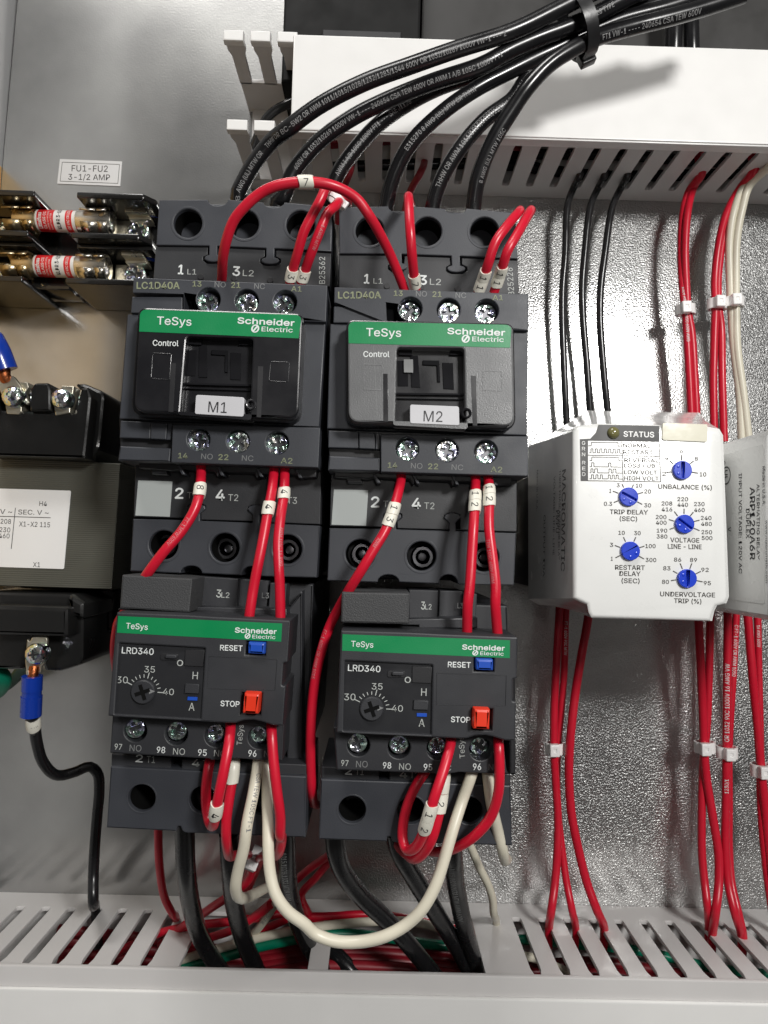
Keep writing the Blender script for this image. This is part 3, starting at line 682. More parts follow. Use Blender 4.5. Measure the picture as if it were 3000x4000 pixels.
def overload(second):
    d = Dev(second)
    lab = 'thermal overload relay with blue reset and red stop buttons under contactor ' + ('M2' if second else 'M1')
    c0 = P(d.q('O', 'F 800,800')[0], 60)
    t = thing('overload_relay', lab, 'overload relay', (c0[0], c0[1], 20), 'pair of overload relays')
    T = lambda mb, lay, st, sp, h, m, b=.006, z=None: d.t(mb, lay, st, sp, h, m, b, z, 1.8433)
    mb = MB()
    if second: slab(mb, rr(d.q('O', 'F 245,130 1380,180 1370,1000 1350,1420 185,1385'), 3), 98, 20, 'overload_case', .6)
    else:
        slab(mb, rr(d.q('O', 'F 245,90 1610,150 1590,1000 1560,1430 165,1385'), 3), 98, 20, 'overload_case', .6)
        slab(mb, rr(d.q('O', 'F 1430,330 1530,200 1530,1440 1420,1430'), 3), 106, 30, 'overload_case', .5)
    slab(mb, rr(d.q('O', 'F 1380,420 1425,425 1385,1420 1340,1420'), 3), 118, 30, 'case_dark', .5)
    slab(mb, rr(d.q('I', 'F 805,95 1072,112 1058,345 798,330'), 3), ZI, 90, 'overload_case', .3)
    slab(mb, rr(d.q('I', 'F 1080,112 1290,125 1275,352 1066,345'), 3), ZI-3, 90, 'overload_case', .3)
    slab(mb, rr(d.q('I', 'F 1300,140 1420,150 1405,360 1285,352'), 3), ZI-1, 90, 'overload_case', .3)
    slab(mb, d.q('I', 'F 200,335 890,362 890,385 1420,405 1420,330 240,300'), ZI+5, 90, 'overload_case', .3)
    T(mb, 'I', '3', 'F 912,245 946,247', 55, 'print_grey', .015, ZI); T(mb, 'I', 'L2', 'F 948,247 1006,250', 38, 'print_grey', .006, ZI)
    T(mb, 'I', 'L3', 'F 1240,250 1290,253', 38, 'print_faint', .006, ZI-1)
    mb.build('housing', t)
    mb = MB(); slab(mb, rr(d.q('H', 'F 232,82 742,110 718,356 215,325'), 6), ZH, 95, 'cap', .5); mb.build('terminal_shroud', t)
    # front panel
    mb = MB()
    btnR = d.q('O', 'F 1128,560 1270,566 1266,664 1124,658'); btnS = d.q('O', 'F 1095,930 1244,936 1232,1094 1086,1086')
    win = rr(d.q('O', 'F 214,575 832,612 800,1122 180,1088'), 4)
    front = rr(d.q('O', 'F 195,352 700,372 890,384 1445,412 1425,715 1396,720 1385,880 1412,885 1392,1172 1320,1168 1240,1142 1180,1128 1110,1132 1050,1152 1000,1152 130,1102'), 5)
    slab(mb, [front, btnR, btnS, win], ZO, 108, 'overload_case', .45)
    slab(mb, d.q('O', 'F 190,560 860,590 840,1130 170,1095'), ZO-1.0, 108, 'window_smoke', .05)
    slab(mb, d.q('O', 'F 1080,540 1300,550 1280,1110 1060,1095'), ZO-6, 108, 'black_void', .1)
    gp = d.q('O', 'F 206,380 1387,434 1380,565 198,500'); flat(mb, gp, ZO, 'green_band', .05)
    T(mb, 'O', 'TeSys', 'F 262,470 418,480', 40, 'print_white', .01, ZO+.05); T(mb, 'O', 'Schneider', 'F 1047,498 1345,510', 34, 'print_white', .035, ZO+.05)
    T(mb, 'O', 'Electric', 'F 1172,540 1337,546', 25, 'print_white', .012, ZO+.05); logo(mb, d, 'O', 'F', 1138, 524, 42, 40, ZO+.05, 'print_white')
    zw = ZO-1.0
    T(mb, 'O', 'RESET', 'F 940,627 1100,632', 38, 'print_white', .02); T(mb, 'O', 'STOP', 'F 943,1028 1078,1034', 38, 'print_white', .02)
    T(mb, 'O', 'LRD340', 'F 232,648 460,660', 44, 'print_white', .012, zw)
    T(mb, 'O', '30', 'F 195,862 275,864', 46, 'print_grey', 0, zw); T(mb, 'O', '35', 'F 393,785 470,788', 44, 'print_grey', 0, zw); T(mb, 'O', '40', 'F 527,946 606,950', 44, 'print_grey', 0, zw)
    T(mb, 'O', 'o', 'F 628,738 672,740', 56, 'print_grey', 0, zw); T(mb, 'O', 'H', 'F 740,834 778,836', 52, 'print_grey', 0, zw); T(mb, 'O', 'A', 'F 713,1060 755,1062', 54, 'print_grey', 0, zw)
    c = np.array(Z['F'](390, 935)); 
    for k in range(11):
        a = math.radians(205-k*20.5+ (0)); a = math.radians(212-21.5*k*.98); r0, r1 = (98, 138) if k in (0, 10) else ((96, 140) if k == 5 else (98, 122))
        if k > 10: break
        q0 = (390+r0*math.cos(a)*1.0, 925+r0*math.sin(a)); q1 = (390+r1*math.cos(a), 925+r1*math.sin(a))
        a2 = math.radians(-152+15.6*k); q0 = (392+r0*math.cos(a2), 922+r0*math.sin(a2)); q1 = (392+r1*math.cos(a2), 922+r1*math.sin(a2))
        p0, p1 = d.w('O', px('F', q0, q1)); line(mb, p0, p1, 3.0 if k not in (0, 5, 10) else 3.4, zw, 'print_grey')
    flat(mb, d.q('O', 'F 428,905 428,942 472,922'), zw+.9, 'print_faint')
    slab(mb, d.q('O', 'F 690,620 828,628 815,745 682,738'), zw+.5, zw-.1, 'case_dark', .1)
    slab(mb, d.q('O', 'F 690,868 790,873 785,940 682,936'), zw+.8, zw-.1, 'overload_case', .15)
    slab(mb, d.q('O', 'F 705,962 776,965 774,990 703,987'), zw+.3, zw-.1, 'blue_button', .05)
    slab(mb, rr(d.q('O', 'F 512,650 640,655 632,702 506,696'), 8), zw+.3, zw-.1, 'case_dark', .1); slab(mb, rr(d.q('O', 'F 545,656 628,660 624,690 540,686'), 8), zw+1.2, zw, 'overload_case', .3)
    rec = d.q('O', 'F 858,668 1352,692 1336,915 845,902'); slab(mb, [rr(rec, 3), rr([tuple(np.mean(rec, 0)+(np.array(k)-np.mean(rec, 0))*.985) for k in rec], 3)], ZO+.12, ZO-.2, 'overload_case', .05)
    fp = mb.build('front_panel', t)
    mb = MB(); c = P(d.q('O', 'F 388,925')[0], zw)[:2]; lathe(mb, c, [(3.2, zw-.2), (3.2, zw+.6), (2.9, zw+.9), (.1, zw+.9)], 'overload_case'); slab_mm(mb, [cross(c, 2.1, .5, .35)], zw+1.0, zw+.5, 'black_void', .02); mb.build('adjustment_dial', fp)
    mb = MB(); slab(mb, rr(d.q('O', 'F 1142,568 1264,574 1260,658 1138,652'), 5), ZO+1.6, 118, 'blue_button', .7); mb.build('reset_button', fp)
    mb = MB(); slab(mb, rr(d.q('O', 'F 1112,934 1226,940 1214,1090 1098,1084'), 5), ZO+3.2, 118, 'stop_red', .8); mb.build('stop_button', fp)
    # control terminals 95 to 98
    mb = MB(); hs = [d.c('S', s, 84) for s in ('F 330,1205', 'F 625,1228', 'F 910,1242', 'F 1222,1255')]
    slab(mb, [rr(d.q('S', 'F 165,1080 1400,1120 1388,1425 1180,1415 1040,1405 880,1420 860,1408 145,1368'), 3)]+hs, ZS, 96, 'overload_case', .35)
    slab(mb, d.q('S', 'F 200,1100 1360,1140 1340,1350 190,1300'), 112, 96, 'black_void', .1)
    for st, sp, h, m_, b in (('97', 'F 180,1340 232,1343', 40, 'print_grey' , .01), ('NO', 'F 287,1352 372,1356', 44, 'print_faint', 0), ('98', 'F 483,1364 543,1367', 42, 'print_white', .015), ('NO', 'F 600,1376 686,1380', 44, 'print_grey', 0),
                             ('95', 'F 780,1384 842,1387', 44, 'print_white', .015), ('NC', 'F 895,1390 980,1394', 44, 'print_grey', 0), ('96', 'F 1142,1390 1200,1393', 44, 'print_white', .015), ('NC', 'F 1255,1396 1340,1400', 44, 'print_faint', 0), ('TeSys', 'F 1097,1310 1110,1165', 38, 'print_grey', .0)):
        T(mb, 'S', st, sp, h, m_, b)
    mb.build('control_terminals', t)
    for i, (s, z, r) in enumerate((('F 325,1190', 120.5, 38), ('F 628,1205', 120, 38), ('F 905,1222', 117, 36), ('F 1215,1232', 116, 36))): screw('terminal_screw', t, d.q('S', s)[0], r, z, .4+i*.7, 'cross', 2.4)
    # load terminal block
    mb = MB(); hl = [d.c('D', s, 100) for s in ('F 375,1692', 'F 815,1705', 'F 1245,1715')]; hb = [d.c('D', s, 116) for s in ('F 375,1692', 'F 815,1705', 'F 1245,1715')]
    slab(mb, [rr(d.q('D', 'F 150,1462 1560,1535 1555,1978 690,1942 668,1930 655,1896 632,1896 625,1932 120,1906'), 3)]+hl, ZD, 70, 'case', .4)
    for h_, h2 in zip(hb, hl): slab(mb, [h_, [tuple(np.mean(h2, 0)+(np.array(k)-np.mean(h2, 0))*1.05) for k in h2]], ZD+.1, ZD-.2, 'case', .08)
    for h2 in hl: shade_bore(mb, h2, ZD, 89)
    slab(mb, d.q('D', 'F 170,1490 1540,1560 1530,1940 140,1880'), 90, 65, 'black_void', .1)
    slab(mb, rr(d.q('D', 'F 158,1370 590,1400 580,1505 520,1492 155,1458'), 3), ZD-1.2, 80, 'overload_case', .3)
    slab(mb, rr(d.q('D', 'F 665,1410 1560,1450 1560,1530 655,1515'), 3), ZD-1.2, 80, 'overload_case', .3)
    T(mb, 'D', '2', 'F 332,1430 382,1433', 50, 'print_white', .02, ZD-1.2); T(mb, 'D', 'T1', 'F 410,1435 470,1438', 46, 'print_grey', 0, ZD-1.2)
    T(mb, 'D', '4', 'F 738,1462 790,1465', 50, 'print_grey', .02, ZD-1.2)
    T(mb, 'D', 'T2', 'F 812,1465 880,1469', 46, 'print_grey', .0, ZD-1.2)
    mb.build('load_terminal_block', t)
    for i, s in enumerate(('F 385,1670', 'F 815,1690', 'F 1245,1700')):
        c = P(d.q('D', s)[0], 98)[:2]; mb = MB(); lathe(mb, c, [(3.4, 89), (3.4, 96), (3.0, 96.5), (2.1, 96.5), (2.0, 93), (.3, 93)], 'zinc_dark'); mb.build('terminal_screw', t)
    return t
overload(False); overload(True)

# ------------------------------------------------------------------ fuse label and fuse block
def fuse_label():
    q = pxs('T 388,1030 790,1046 778,1206 370,1190'); mb = MB(); slab(mb, q, .35, .02, 'label_white', .03)
    i = [px('T', (404, 1051), (775, 1066), (764, 1189), (390, 1174))]
    for k in range(4): line(mb, i[0][k], i[0][(k+1) % 4], 1.8, .35, 'print_dark')
    txt(mb, 'FU1-FU2', *pxs('T 464,1110 698,1114'), 25, .35, 'print_dark', .004); txt(mb, '3-1/2 AMP', *pxs('T 442,1164 712,1168'), 23, .35, 'print_dark', .004)
    tag(mb.build('panel_label'), 'small white sticker reading FU1-FU2 3-1/2 AMP on the bare panel', 'label')
fuse_label()
def fuses():
    hb = 33.
    t = thing('fuse_holder', 'black two pole fuse holder with spring clips left of contactor M1', 'fuse holder', (P(Z['N'](700, 700), 0)[0], P(Z['N'](700, 700), 0)[1], 0))
    ys = [P(Z['N'](1000, y), hb)[1] for y in (165, 600, 1095)]
    xl = -199; xr = P(Z['N'](1640, 300), hb)[0]; 
    XR = [P(Z['N'](1650, 250), hb)[0], P(Z['N'](1600, 640), hb)[0], P(Z['N'](1420, 1110), hb)[0]+8]
    mb = MB(); y1 = P(Z['N'](600, 470), 8)[1]; y0 = P(Z['N'](700, 1180), 9)[1]
    box(mb, -178, xr, y0, y1, 0, 9, 'phenolic', .6)
    mb.build('base', t)
    for k, (y, xa, xb) in enumerate(zip(ys, (372, 330, 292), (826, 790, 750))):
        for a, b in ((-178, P(Z['N'](xa, 150), hb)[0]), (P(Z['N'](xb, 160), hb)[0], XR[k])):
            mb = MB(); out = [(a, .2), (b, .2), (b, hb-5), (b-4 if b > -130 else b, hb), (a, hb)]
            slab_mm(mb, [rr(out, .7)], y+1.0, y-1.4, 'phenolic', .5, xf=lambda c: (c[0], c[2], c[1]))
            if k == 1: box(mb, a, b, y-3.2, y-1.6, .3, hb-6, 'phenolic', .4)
            mb.build('barrier', t)
    mb = MB(); m0 = P(Z['N'](520, 1230), 9); m1 = P(Z['N'](880, 1250), 9); box(mb, m0[0]-4, m1[0]-2, m0[1]-1, m0[1]+14, .2, 16, 'phenolic', .6); mb.build('base_bridge', t)
    fz = 21.; E = dict(o=None)
    for row, (yc, xs, lab) in enumerate(((455, (166, 420, 850, 1240), 'upper red and white cartridge fuse in the clips'), (945, (160, 400, 838, 1190), 'lower red and white cartridge fuse in the clips'))):
        o = P(Z['N'](640, yc), fz); X = lambda x: P(Z['N'](x, yc), fz)[0]-o[0]
        ax = (o, (1, 0, 0), (0, 0, 1), (0, -1, 0)); r = 4.45
        f = thing('cartridge_fuse', lab, 'fuse', tuple(o), 'cartridge fuses')
        mb = MB(); b0, b1 = X(xs[1]), X(xs[2]); L = b1-b0
        lathe(mb, None, [(r-.5, b0-.2), (r, b0+.2), (r, b1-.2), (r-.5, b1+.2)], 'fuse_white', 36, ax)
        for u0, u1 in ((.06, .47), (.76, .92)): lathe(mb, None, [(r+.02, b0+L*u0), (r+.05, b0+L*u0+.02), (r+.05, b0+L*u1-.02), (r+.02, b0+L*u1)], 'fuse_red', 36, ax)
        def ctext(s, xf, a0, h, m, bold=.01, span=None):
            v, fc = glyphs(s, bold, True); x0, x1 = v[:, 0].min(), v[:, 0].max(); sc = h/CAP
            w_ = (x1-x0)*sc*.9 if span is None else span
            th = a0+(v[:, 0]-x0)/(x1-x0)*w_/r; xx = b0+L*xf-v[:, 1]*sc+h/2; R = r+.11
            mb.add(np.c_[o[0]+xx, o[1]+R*np.sin(th), o[2]+R*np.cos(th)], fc, m)
        a0 = -1.15
        ctext('Littelfuse', .13, a0, 1.5, 'fuse_white', .03, 7.0); ctext('CLASS CC', .25, a0, 1.1, 'fuse_white', .012, 7.5)
        ctext('Time Delay Current Limiting', .335, a0-.2, .7, 'fuse_white', .0, 8.6); ctext('Bussed Fuse 200kA', .41, a0-.1, .7, 'fuse_white', .0, 7)
        ctext('KLDR 3-1/2', .60, a0, 1.55, 'print_black', .012, 9.5); ctext('600 VAC OR LESS', .84, a0-.1, 1.1, 'fuse_white', .01, 9)
        mb.build('fuse_body', f)
        for a, b in ((X(xs[0]), b0-.1), (b1+.1, X(xs[3]))):
            mb = MB(); lathe(mb, None, [(r*.6, a), (r+.1, a+.5), (r+.22, a+.8), (r+.22, b-.6), (r+.05, b)] if b < b0 else [(r+.05, a), (r+.22, a+.6), (r+.22, b-.8), (r+.1, b-.5), (r*.6, b)], 'nickel' if b > 0 else 'brassy', 30, ax); mb.build('end_cap', f)
        # spring clips, contact plates and screws belong to the holder
        for (xa, xb, q) in ((95 if row == 0 else 55, 400 if row == 0 else 345, 0), (918 if row == 0 else 878, 1195 if row == 0 else 1170, 1)):
            mb = MB(); a, b = X(xa), X(xb); R = r+.9
            for a_, b_ in ((a, a+(b-a)*.58), (a+(b-a)*.66, b)):
                v = []; fc = []
                angs = np.radians([150, 120, 95, 70, 45, 20]) if True else 0
                for sgn in (1, -1):
                    i0 = len(v)
                    for th in angs:
                        bul = 1.0+(.16 if abs(math.degrees(th)-45) < 1 else 0)+(.30 if abs(math.degrees(th)-20) < 1 else 0)
                        if sgn < 0 and math.degrees(th) < 60: bul = 1.02
                        for xx in (a_, b_):
                            v.append((o[0]+xx, o[1]+sgn*R*bul*math.sin(th), o[2]+R*bul*math.cos(th)))
                    for k in range(5): fc.append((i0+2*k, i0+2*k+1, i0+2*k+3, i0+2*k+2))
                mb.add(v, fc, 'nickel' if q else 'brassy')
            cl = mb.build('spring_clip', t, smooth=12); md = cl.modifiers.new('solid', 'SOLIDIFY'); md.thickness = .0006; md.offset = 0
        mb = MB(); x0 = o[0]+X(1200); x1 = P(Z['N'](1600 if row == 0 else 1575, 400), 14)[0]; box(mb, x0-1, x1, o[1]-4.6, o[1]+4.8, 9, 13.5, 'tin_plate', .3)
        yb_ = (0 if row == 0 else 472); dx = 0 if row == 0 else -36
        for sp, z in (((1345, 300, 1560, 350), 24), ((1390, 385, 1600, 430), 20), ((1225, 296, 1335, 318), 20)):
            q = [Z['N'](sp[0]+dx, sp[1]+yb_), Z['N'](sp[2]+dx, sp[1]+yb_+8), Z['N'](sp[2]+dx+30, sp[3]+yb_+8), Z['N'](sp[0]+dx, sp[3]+yb_)]
            slab(mb, rr(q, 3), z, 13, 'tin_plate', .3)
        mb.build('contact_plate', t)
        screw('terminal_screw', t, Z['N'](1490+dx, 545+yb_), 42, 17, .5+row, 'cross', 3)
        screw('terminal_screw', t, Z['N'](85-row*12, 520+row*475), 36, 17, .9, 'cross', 3)
        mb = MB(); x0 = P(Z['N'](-60, 500), 12)[0]; box(mb, -177, o[0]+X(160), o[1]-4.5, o[1]+4.5, 9, 12.5, 'brassy', .3); mb.build('contact_plate', t)
        wire('blue sleeved lead pushed on the %s fuse terminal behind contactor M1' % ('upper' if row == 0 else 'lower'), [P(Z['N'](1560+dx, 330+yb_), 18), P(Z['N'](1640+dx, 350+yb_), 18), P(Z['N'](1760+dx, 372+yb_), 15), P(Z['N'](1860+dx, 400+yb_), 8)], 2.3, 'blue_sleeve', 'crimp_sleeve', 'crimp sleeve', 'blue crimp sleeves at the fuse holder')
fuses()

# ------------------------------------------------------------------ control transformer
def transformer():
    c = P(Z['I'](400, 1600), 0); t = thing('transformer', 'black control transformer with laminated core and white ratings label at the left edge', 'transformer', (c[0], c[1], 0))
    zc = 66.
    mb = MB(); slab(mb, rr(pxs('I -160,1080 1045,1128 O 1205,285 -200,240'), 1), zc, 3, 'laminations', .3); mb.build('core', t)
    mb = MB()
    lab = rr(pxs('I -180,1340 612,1364 552,2042 -180,2018'), [1, 6, 6, 1]); slab(mb, lab, zc+.3, zc-.1, 'paper_white', .05); z = zc+.3
    T = lambda s, a, b, h, m='print_dark': txt(mb, s, *pxs('I %s %s' % (a, b)), h/2.212, z, m, .003)
    T('H4', '340,1495', '405,1497', 40); T('V ~', '0,1563', '105,1566', 40); T('SEC. V ~', '157,1568', '420,1574', 40)
    T('208', '5,1648', '95,1651', 40); T('X1-X2 115', '165,1672', '432,1680', 42); T('230', '-5,1720', '88,1724', 40); T('460', '-10,1772', '82,1776', 40); T('X1', '285,2022', '346,2024', 40)
    T('PRI.', '-150,1562', '-40,1564', 40); T('H1-H3', '-170,1646', '-40,1650', 40)
    for a, b, w_ in (('-180,1580', '438,1598', 2.6), ('134,1512', '98,1866', 2.6)): line(mb, *pxs('I %s %s' % (a, b)), w_, z, 'print_dark')
    mb.build('ratings_label', t)
    # coil humps
    mb = MB(); slab(mb, rr(pxs('I -100,730 900,725 1045,775 1055,1120 -100,1120'), [1, 20, 40, 1, 1]), 46, 2, 'coil', 5); mb.build('coil', t); mb = MB()
    slab(mb, rr(pxs('O -100,240 1235,285 1240,770 900,800 -100,760'), [1, 1, 30, 30, 1]), 46, 2, 'coil', 5); mb.build('coil', t)
    # primary terminal block
    za = 76.
    mb = MB(); slab(mb, rr(pxs('I -120,660 640,690 650,600 700,470 760,470 792,560 735,1085 -120,1062'), 4), za, 20, 'phenolic', 1.0)
    slab(mb, rr(pxs('I 640,440 722,434 890,505 908,560 876,900 858,1000 790,1098 660,1080 740,1000 780,600'), 12), za-6, 20, 'phenolic', 1.2)
    slab(mb, rr(pxs('I 250,500 300,432 415,430 438,490 440,680 255,680'), 8), za+2, 30, 'phenolic', .8)
    slab(mb, rr(pxs('I -120,470 -20,470 -20,690 -120,690'), 5), za+2, 30, 'phenolic', .8); slab(mb, pxs('I -120,540 650,560 650,700 -120,680'), za-6, 20, 'phenolic', .5)
    mb.build('terminal_block', t)
    mb = MB()
    for s in ('I 30,560 186,560 186,680 160,705 60,700', 'I 450,560 606,560 604,690 480,716', 'I 528,456 636,460 612,640 530,640', 'I 155,430 235,425 248,470 190,560 160,560', 'I 180,480 255,605 230,622 170,560'):
        slab(mb, rr(pxs(s), 2), za+.8, za-5, 'tin_plate', .25)
    mb.build('terminal_tab', t)
    screw('terminal_screw', t, Z['I'](95, 545), 42, za+4, .25, 'plain', depth=4, dome=True); screw('terminal_screw', t, Z['I'](520, 563), 40, za+4, .35, 'plain', depth=4, dome=True)
    # secondary terminal block
    mb = MB(); slab(mb, rr(pxs('O -150,300 780,330 912,440 905,1040 850,1105 645,1168 478,1165 455,1080 270,1080 238,1150 -150,1140'), [1, 10, 20, 10, 10, 10, 10, 6, 6, 10, 1]), za-8, 20, 'phenolic', 1.2)
    slab(mb, rr(pxs('O -150,440 742,474 742,800 -150,780'), 12), za, 40, 'phenolic', 1.6)
    slab(mb, rr(pxs('O 740,330 912,430 905,600 745,560'), 10), za-4, 30, 'phenolic', 1.4)
    mb.build('terminal_block', t)
transformer()
def ring_terminal_wire():
    z = 75
    o, path = wire('thick black wire with blue crimp ring terminal on the transformer bottom, marked 1', W_('O 340,1450,74 350,1600,73 368,1800,70 J 200,940,66 210,1020,62 250,1150,56 330,1222,50 430,1203,46 515,1172,43 562,1210,42 572,1300,42 560,1450,42 548,1600,42 538,1800,43 537,1950,46')
                   + [PY(Z['J'](548, 2000), YB)+np.array([0, 1, 0]), PY(Z['J'](560, 2040), YB)+np.array([0, -14, -3])], 1.95, 'black_wire')
    k = MB(); R = sleeve(k, path, path.near(Z['O'](355, 1730))-1.9, 3.6, 1.95, 'marker', ph=.3); tt = path.near(Z['O'](355, 1730)); print_on(k, path, '1', tt-.4, 2.4, R, 'print_black', .15, L=.9, bold=.01); k.build('wire_marker', o)
    mb = MB(); p = Path(W_('O 348,1218,75 342,1400,74.5 332,1645,73.5'), 1); 
    for a, b, r in ((0, .36, 3.35), (.36, .5, 3.15), (.5, 1, 3.45)):
        sp = Path([p.at(p.L*q)[0][0] for q in (a, (a+b)/2, b)], .8); tube(mb, sp, r, 'blue_sleeve', 22)
    mb.build('crimp_sleeve', o)
    mb = MB(); p = Path(W_('O 372,1120,74.5 362,1175,75 352,1240,75'), .6); tube(mb, p, 1.7, 'copper', 12); mb.build('copper_strands', o)
    mb = MB(); slab(mb, rr(pxs('O 292,815 320,850 345,800 500,800 512,830 490,1060 445,1120 440,1185 285,1190 270,1060'), 5), 74.5, 73, 'tin_plate', .25)
    slab(mb, rr(pxs('O 276,1160 310,1160 312,1215 280,1212'), 4), 76.5, 73, 'tin_plate', .3); mb.build('ring_tongue', o)
    screw('terminal_screw', o, Z['O'](372, 985), 41.5, 78, .15, depth=4.5, dome=True)
ring_terminal_wire()
o, _ = wire('blue crimp sleeve on a lead above the transformer, cut by the left edge', W_('I -75,60,80 -18,170,81 42,325,80'), 4.2, 'blue_sleeve', 'crimp_sleeve', 'crimp sleeve', n=20)
mb = MB(); tube(mb, Path(W_('I 40,300,79 38,370,79 60,410,78'), .7), 2.0, 'copper'); mb.build('copper_strands', o)
mb = MB(); slab(mb, rr(pxs('I -30,420 60,380 110,370 150,420 185,470 185,560 20,560'), 5), 79, 77, 'tin_plate', .3); mb.build('ring_tongue', o)
wire('thick green wire at the left edge below the transformer', W_('O -200,1100,60 -60,1180,58 10,1240,55 -10,1330,50 -120,1420,45'), 3.6, 'green_wire')
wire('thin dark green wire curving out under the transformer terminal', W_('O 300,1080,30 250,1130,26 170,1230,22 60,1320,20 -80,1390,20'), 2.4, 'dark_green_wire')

# ------------------------------------------------------------------ time relays on the right
def loft(mb, a, b, za, zb, ms, mf, inset=1.1, rows=1):
    """solid between outline b at zb (back) and outline a at za (front) with a rounded front edge"""
    a = np.array(a); b = np.array(b); n = len(a); c = a.mean(0)
    def ins(p, d):
        out = []
        for i in range(n):
            e0 = p[i]-p[i-1]; e1 = p[(i+1) % n]-p[i]; n0 = np.array([-e0[1], e0[0]])/np.linalg.norm(e0); n1 = np.array([-e1[1], e1[0]])/np.linalg.norm(e1)
            s = 1 if np.sum((p[:, 0]*np.roll(p[:, 1], -1)-np.roll(p[:, 0], -1)*p[:, 1])) > 0 else -1
            h = n0+n1; h = h/np.linalg.norm(h); out.append(p[i]+s*h*d/max(.4, h@n0))
        return np.array(out)
    rings = [(b, zb), (b+(a-b)*.5, zb+(za-zb)*.5), (b+(a-b)*.97, za-inset), (ins(a, inset*.12), za-inset*.5), (ins(a, inset*.45), za-inset*.14), (ins(a, inset), za)]
    v = np.concatenate([np.c_[r, np.full(n, z)] for r, z in rings]); f = []; g = []
    for k in range(len(rings)-1):
        for i in range(n): j = (i+1) % n; (f if k < 2 else g).append((k*n+i, k*n+j, (k+1)*n+j, (k+1)*n+i))
    mb.add(v, f, ms); mb.add(v, g+[tuple((len(rings)-1)*n+i for i in range(n))], mf)
ZR = 113.
def relay():
    t = thing('relay', 'white plug-in monitor relay with five blue adjustment knobs on its face', 'relay', (80, 8, 6))
    F_ = 'H 397,306 428,272 560,263 1250,281 1340,294 1364,332 1403,1380 1385,1425 1325,1438 1308,1470 1292,1538 515,1516 497,1480 487,1428 445,1410 400,1388'
    B_ = 'H 104,405 250,325 490,172 1215,186 1250,300 1270,400 1290,1290 1280,1320 1240,1330 1230,1380 1220,1440 480,1500 400,1470 270,1440 170,1430 106,1392'
    a = mm(pxs(F_), ZR); b = mm(pxs(B_), 54)
    mb = MB(); loft(mb, a, b, ZR, 54, 'relay_side', 'relay_white'); mb.build('housing', t); mb = MB()
    z = ZR
    def T(s, x0, y0, x1, y1, h, m='print_dark', bold=.02): txt(mb, s, Z['H'](x0, y0), Z['H'](x1, y1), h/1.659, z, m, bold)
    # status panel
    v_ = lambda *p: px('V', *p)
    flat(mb, v_((596, 205), (1090, 215), (1090, 345), (512, 335), (512, 660), (452, 655), (445, 323), (530, 318), (575, 270)), z, 'print_side', .05)
    txt(mb, 'STATUS', *pxs('V 800,302 1046,308'), 21, z+.05, 'relay_white', .025)
    for i, ch in enumerate('GRN'): txt(mb, ch, Z['V'](462, 368+i*46), Z['V'](488, 369+i*46), 14, z+.05, 'relay_white', .01)
    for i, ch in enumerate('RED'): txt(mb, ch, Z['V'](464, 528+i*46), Z['V'](490, 529+i*46), 14, z+.05, 'relay_white', .01)
    for s, y, x1 in (('NORMAL', 388, 1018), ('RESTART', 442, 1038), ('REVERSAL', 507, 1085), ('LOSS / UB', 550, 1055), ('LOW VOLT', 605, 1070), ('HIGH VOLT', 654, 1085)):
        txt(mb, s, Z['V'](796 if y < 480 else 806, y), Z['V'](x1, y+4), 15.5, z, 'print_dark', .018)
    L = lambda *p: [line(mb, p[i], p[i+1], 2.9, z, 'print_dark') for i in range(len(p)-1)]
    L(*v_((1088, 345), (1100, 668), (452, 658))); L(*v_((512, 452), (1092, 462))); L(*v_((786, 345), (796, 660)))
    def wave(y0, segs, hi=34):
        pts = []; lv = 0
        for x, l in segs:
            if pts: pts.append((x, y0-lv*hi+ (x-520)*.012))
            pts.append((x, y0-l*hi+(x-520)*.012)); lv = l
        L(*v_(*pts))
    wave(376, [(515, 0), (538, 1), (755, 0), (785, 0)], 28)
    wave(432, sum([[(522+36*k, 0), (536+36*k, 1), (552+36*k, 0)] for k in range(7)], []) + [(785, 0)], 32)
    wave(495, [(525, 0), (543, 1), (762, 0), (790, 0)], 28); wave(545, [(525, 0), (541, 1), (560, 0), (678, 1), (697, 0), (790, 0)], 32)
    wave(594, [(525, 0), (536, 1), (552, 0), (566, 1), (590, 0), (682, 1), (700, 0), (715, 1), (738, 0), (790, 0)], 32)
    wave(642, sum([[(525+36*k, 0), (540+36*k, 1), (556+36*k, 0)] for k in range(3)], [])+sum([[(676+32*k, 1), (692+32*k, 0)] for k in range(3)], [])+[(792, 0)], 32)
    # scales
    def dial(cx, cy, marks, r0=66, r1=98):
        for dx, dy in marks:
            k = math.hypot(dx, dy); line(mb, Z['H'](cx+dx/k*r0, cy+dy/k*r0), Z['H'](cx+dx, cy+dy), 4.2, z, 'print_dark')
    dial(1098, 560, [(-98, 14), (-78, -62), (0, -102), (80, -62), (106, 18)]); dial(751, 732, [(-98, -38), (-38, -84), (36, -80), (98, -30), (92, 48), (-92, 36)])
    dial(1113, 908, [(-98, -30), (-92, 34), (-62, -82), (2, -100), (62, -78), (102, -26), (102, 42)]); dial(762, 1082, [(-92, 44), (-96, -36), (-40, -90), (40, -90), (96, -32), (94, 52)])
    dial(1129, 1260, [(-100, 14), (-86, -48), (-40, -98), (36, -98), (94, -46), (106, 22)])
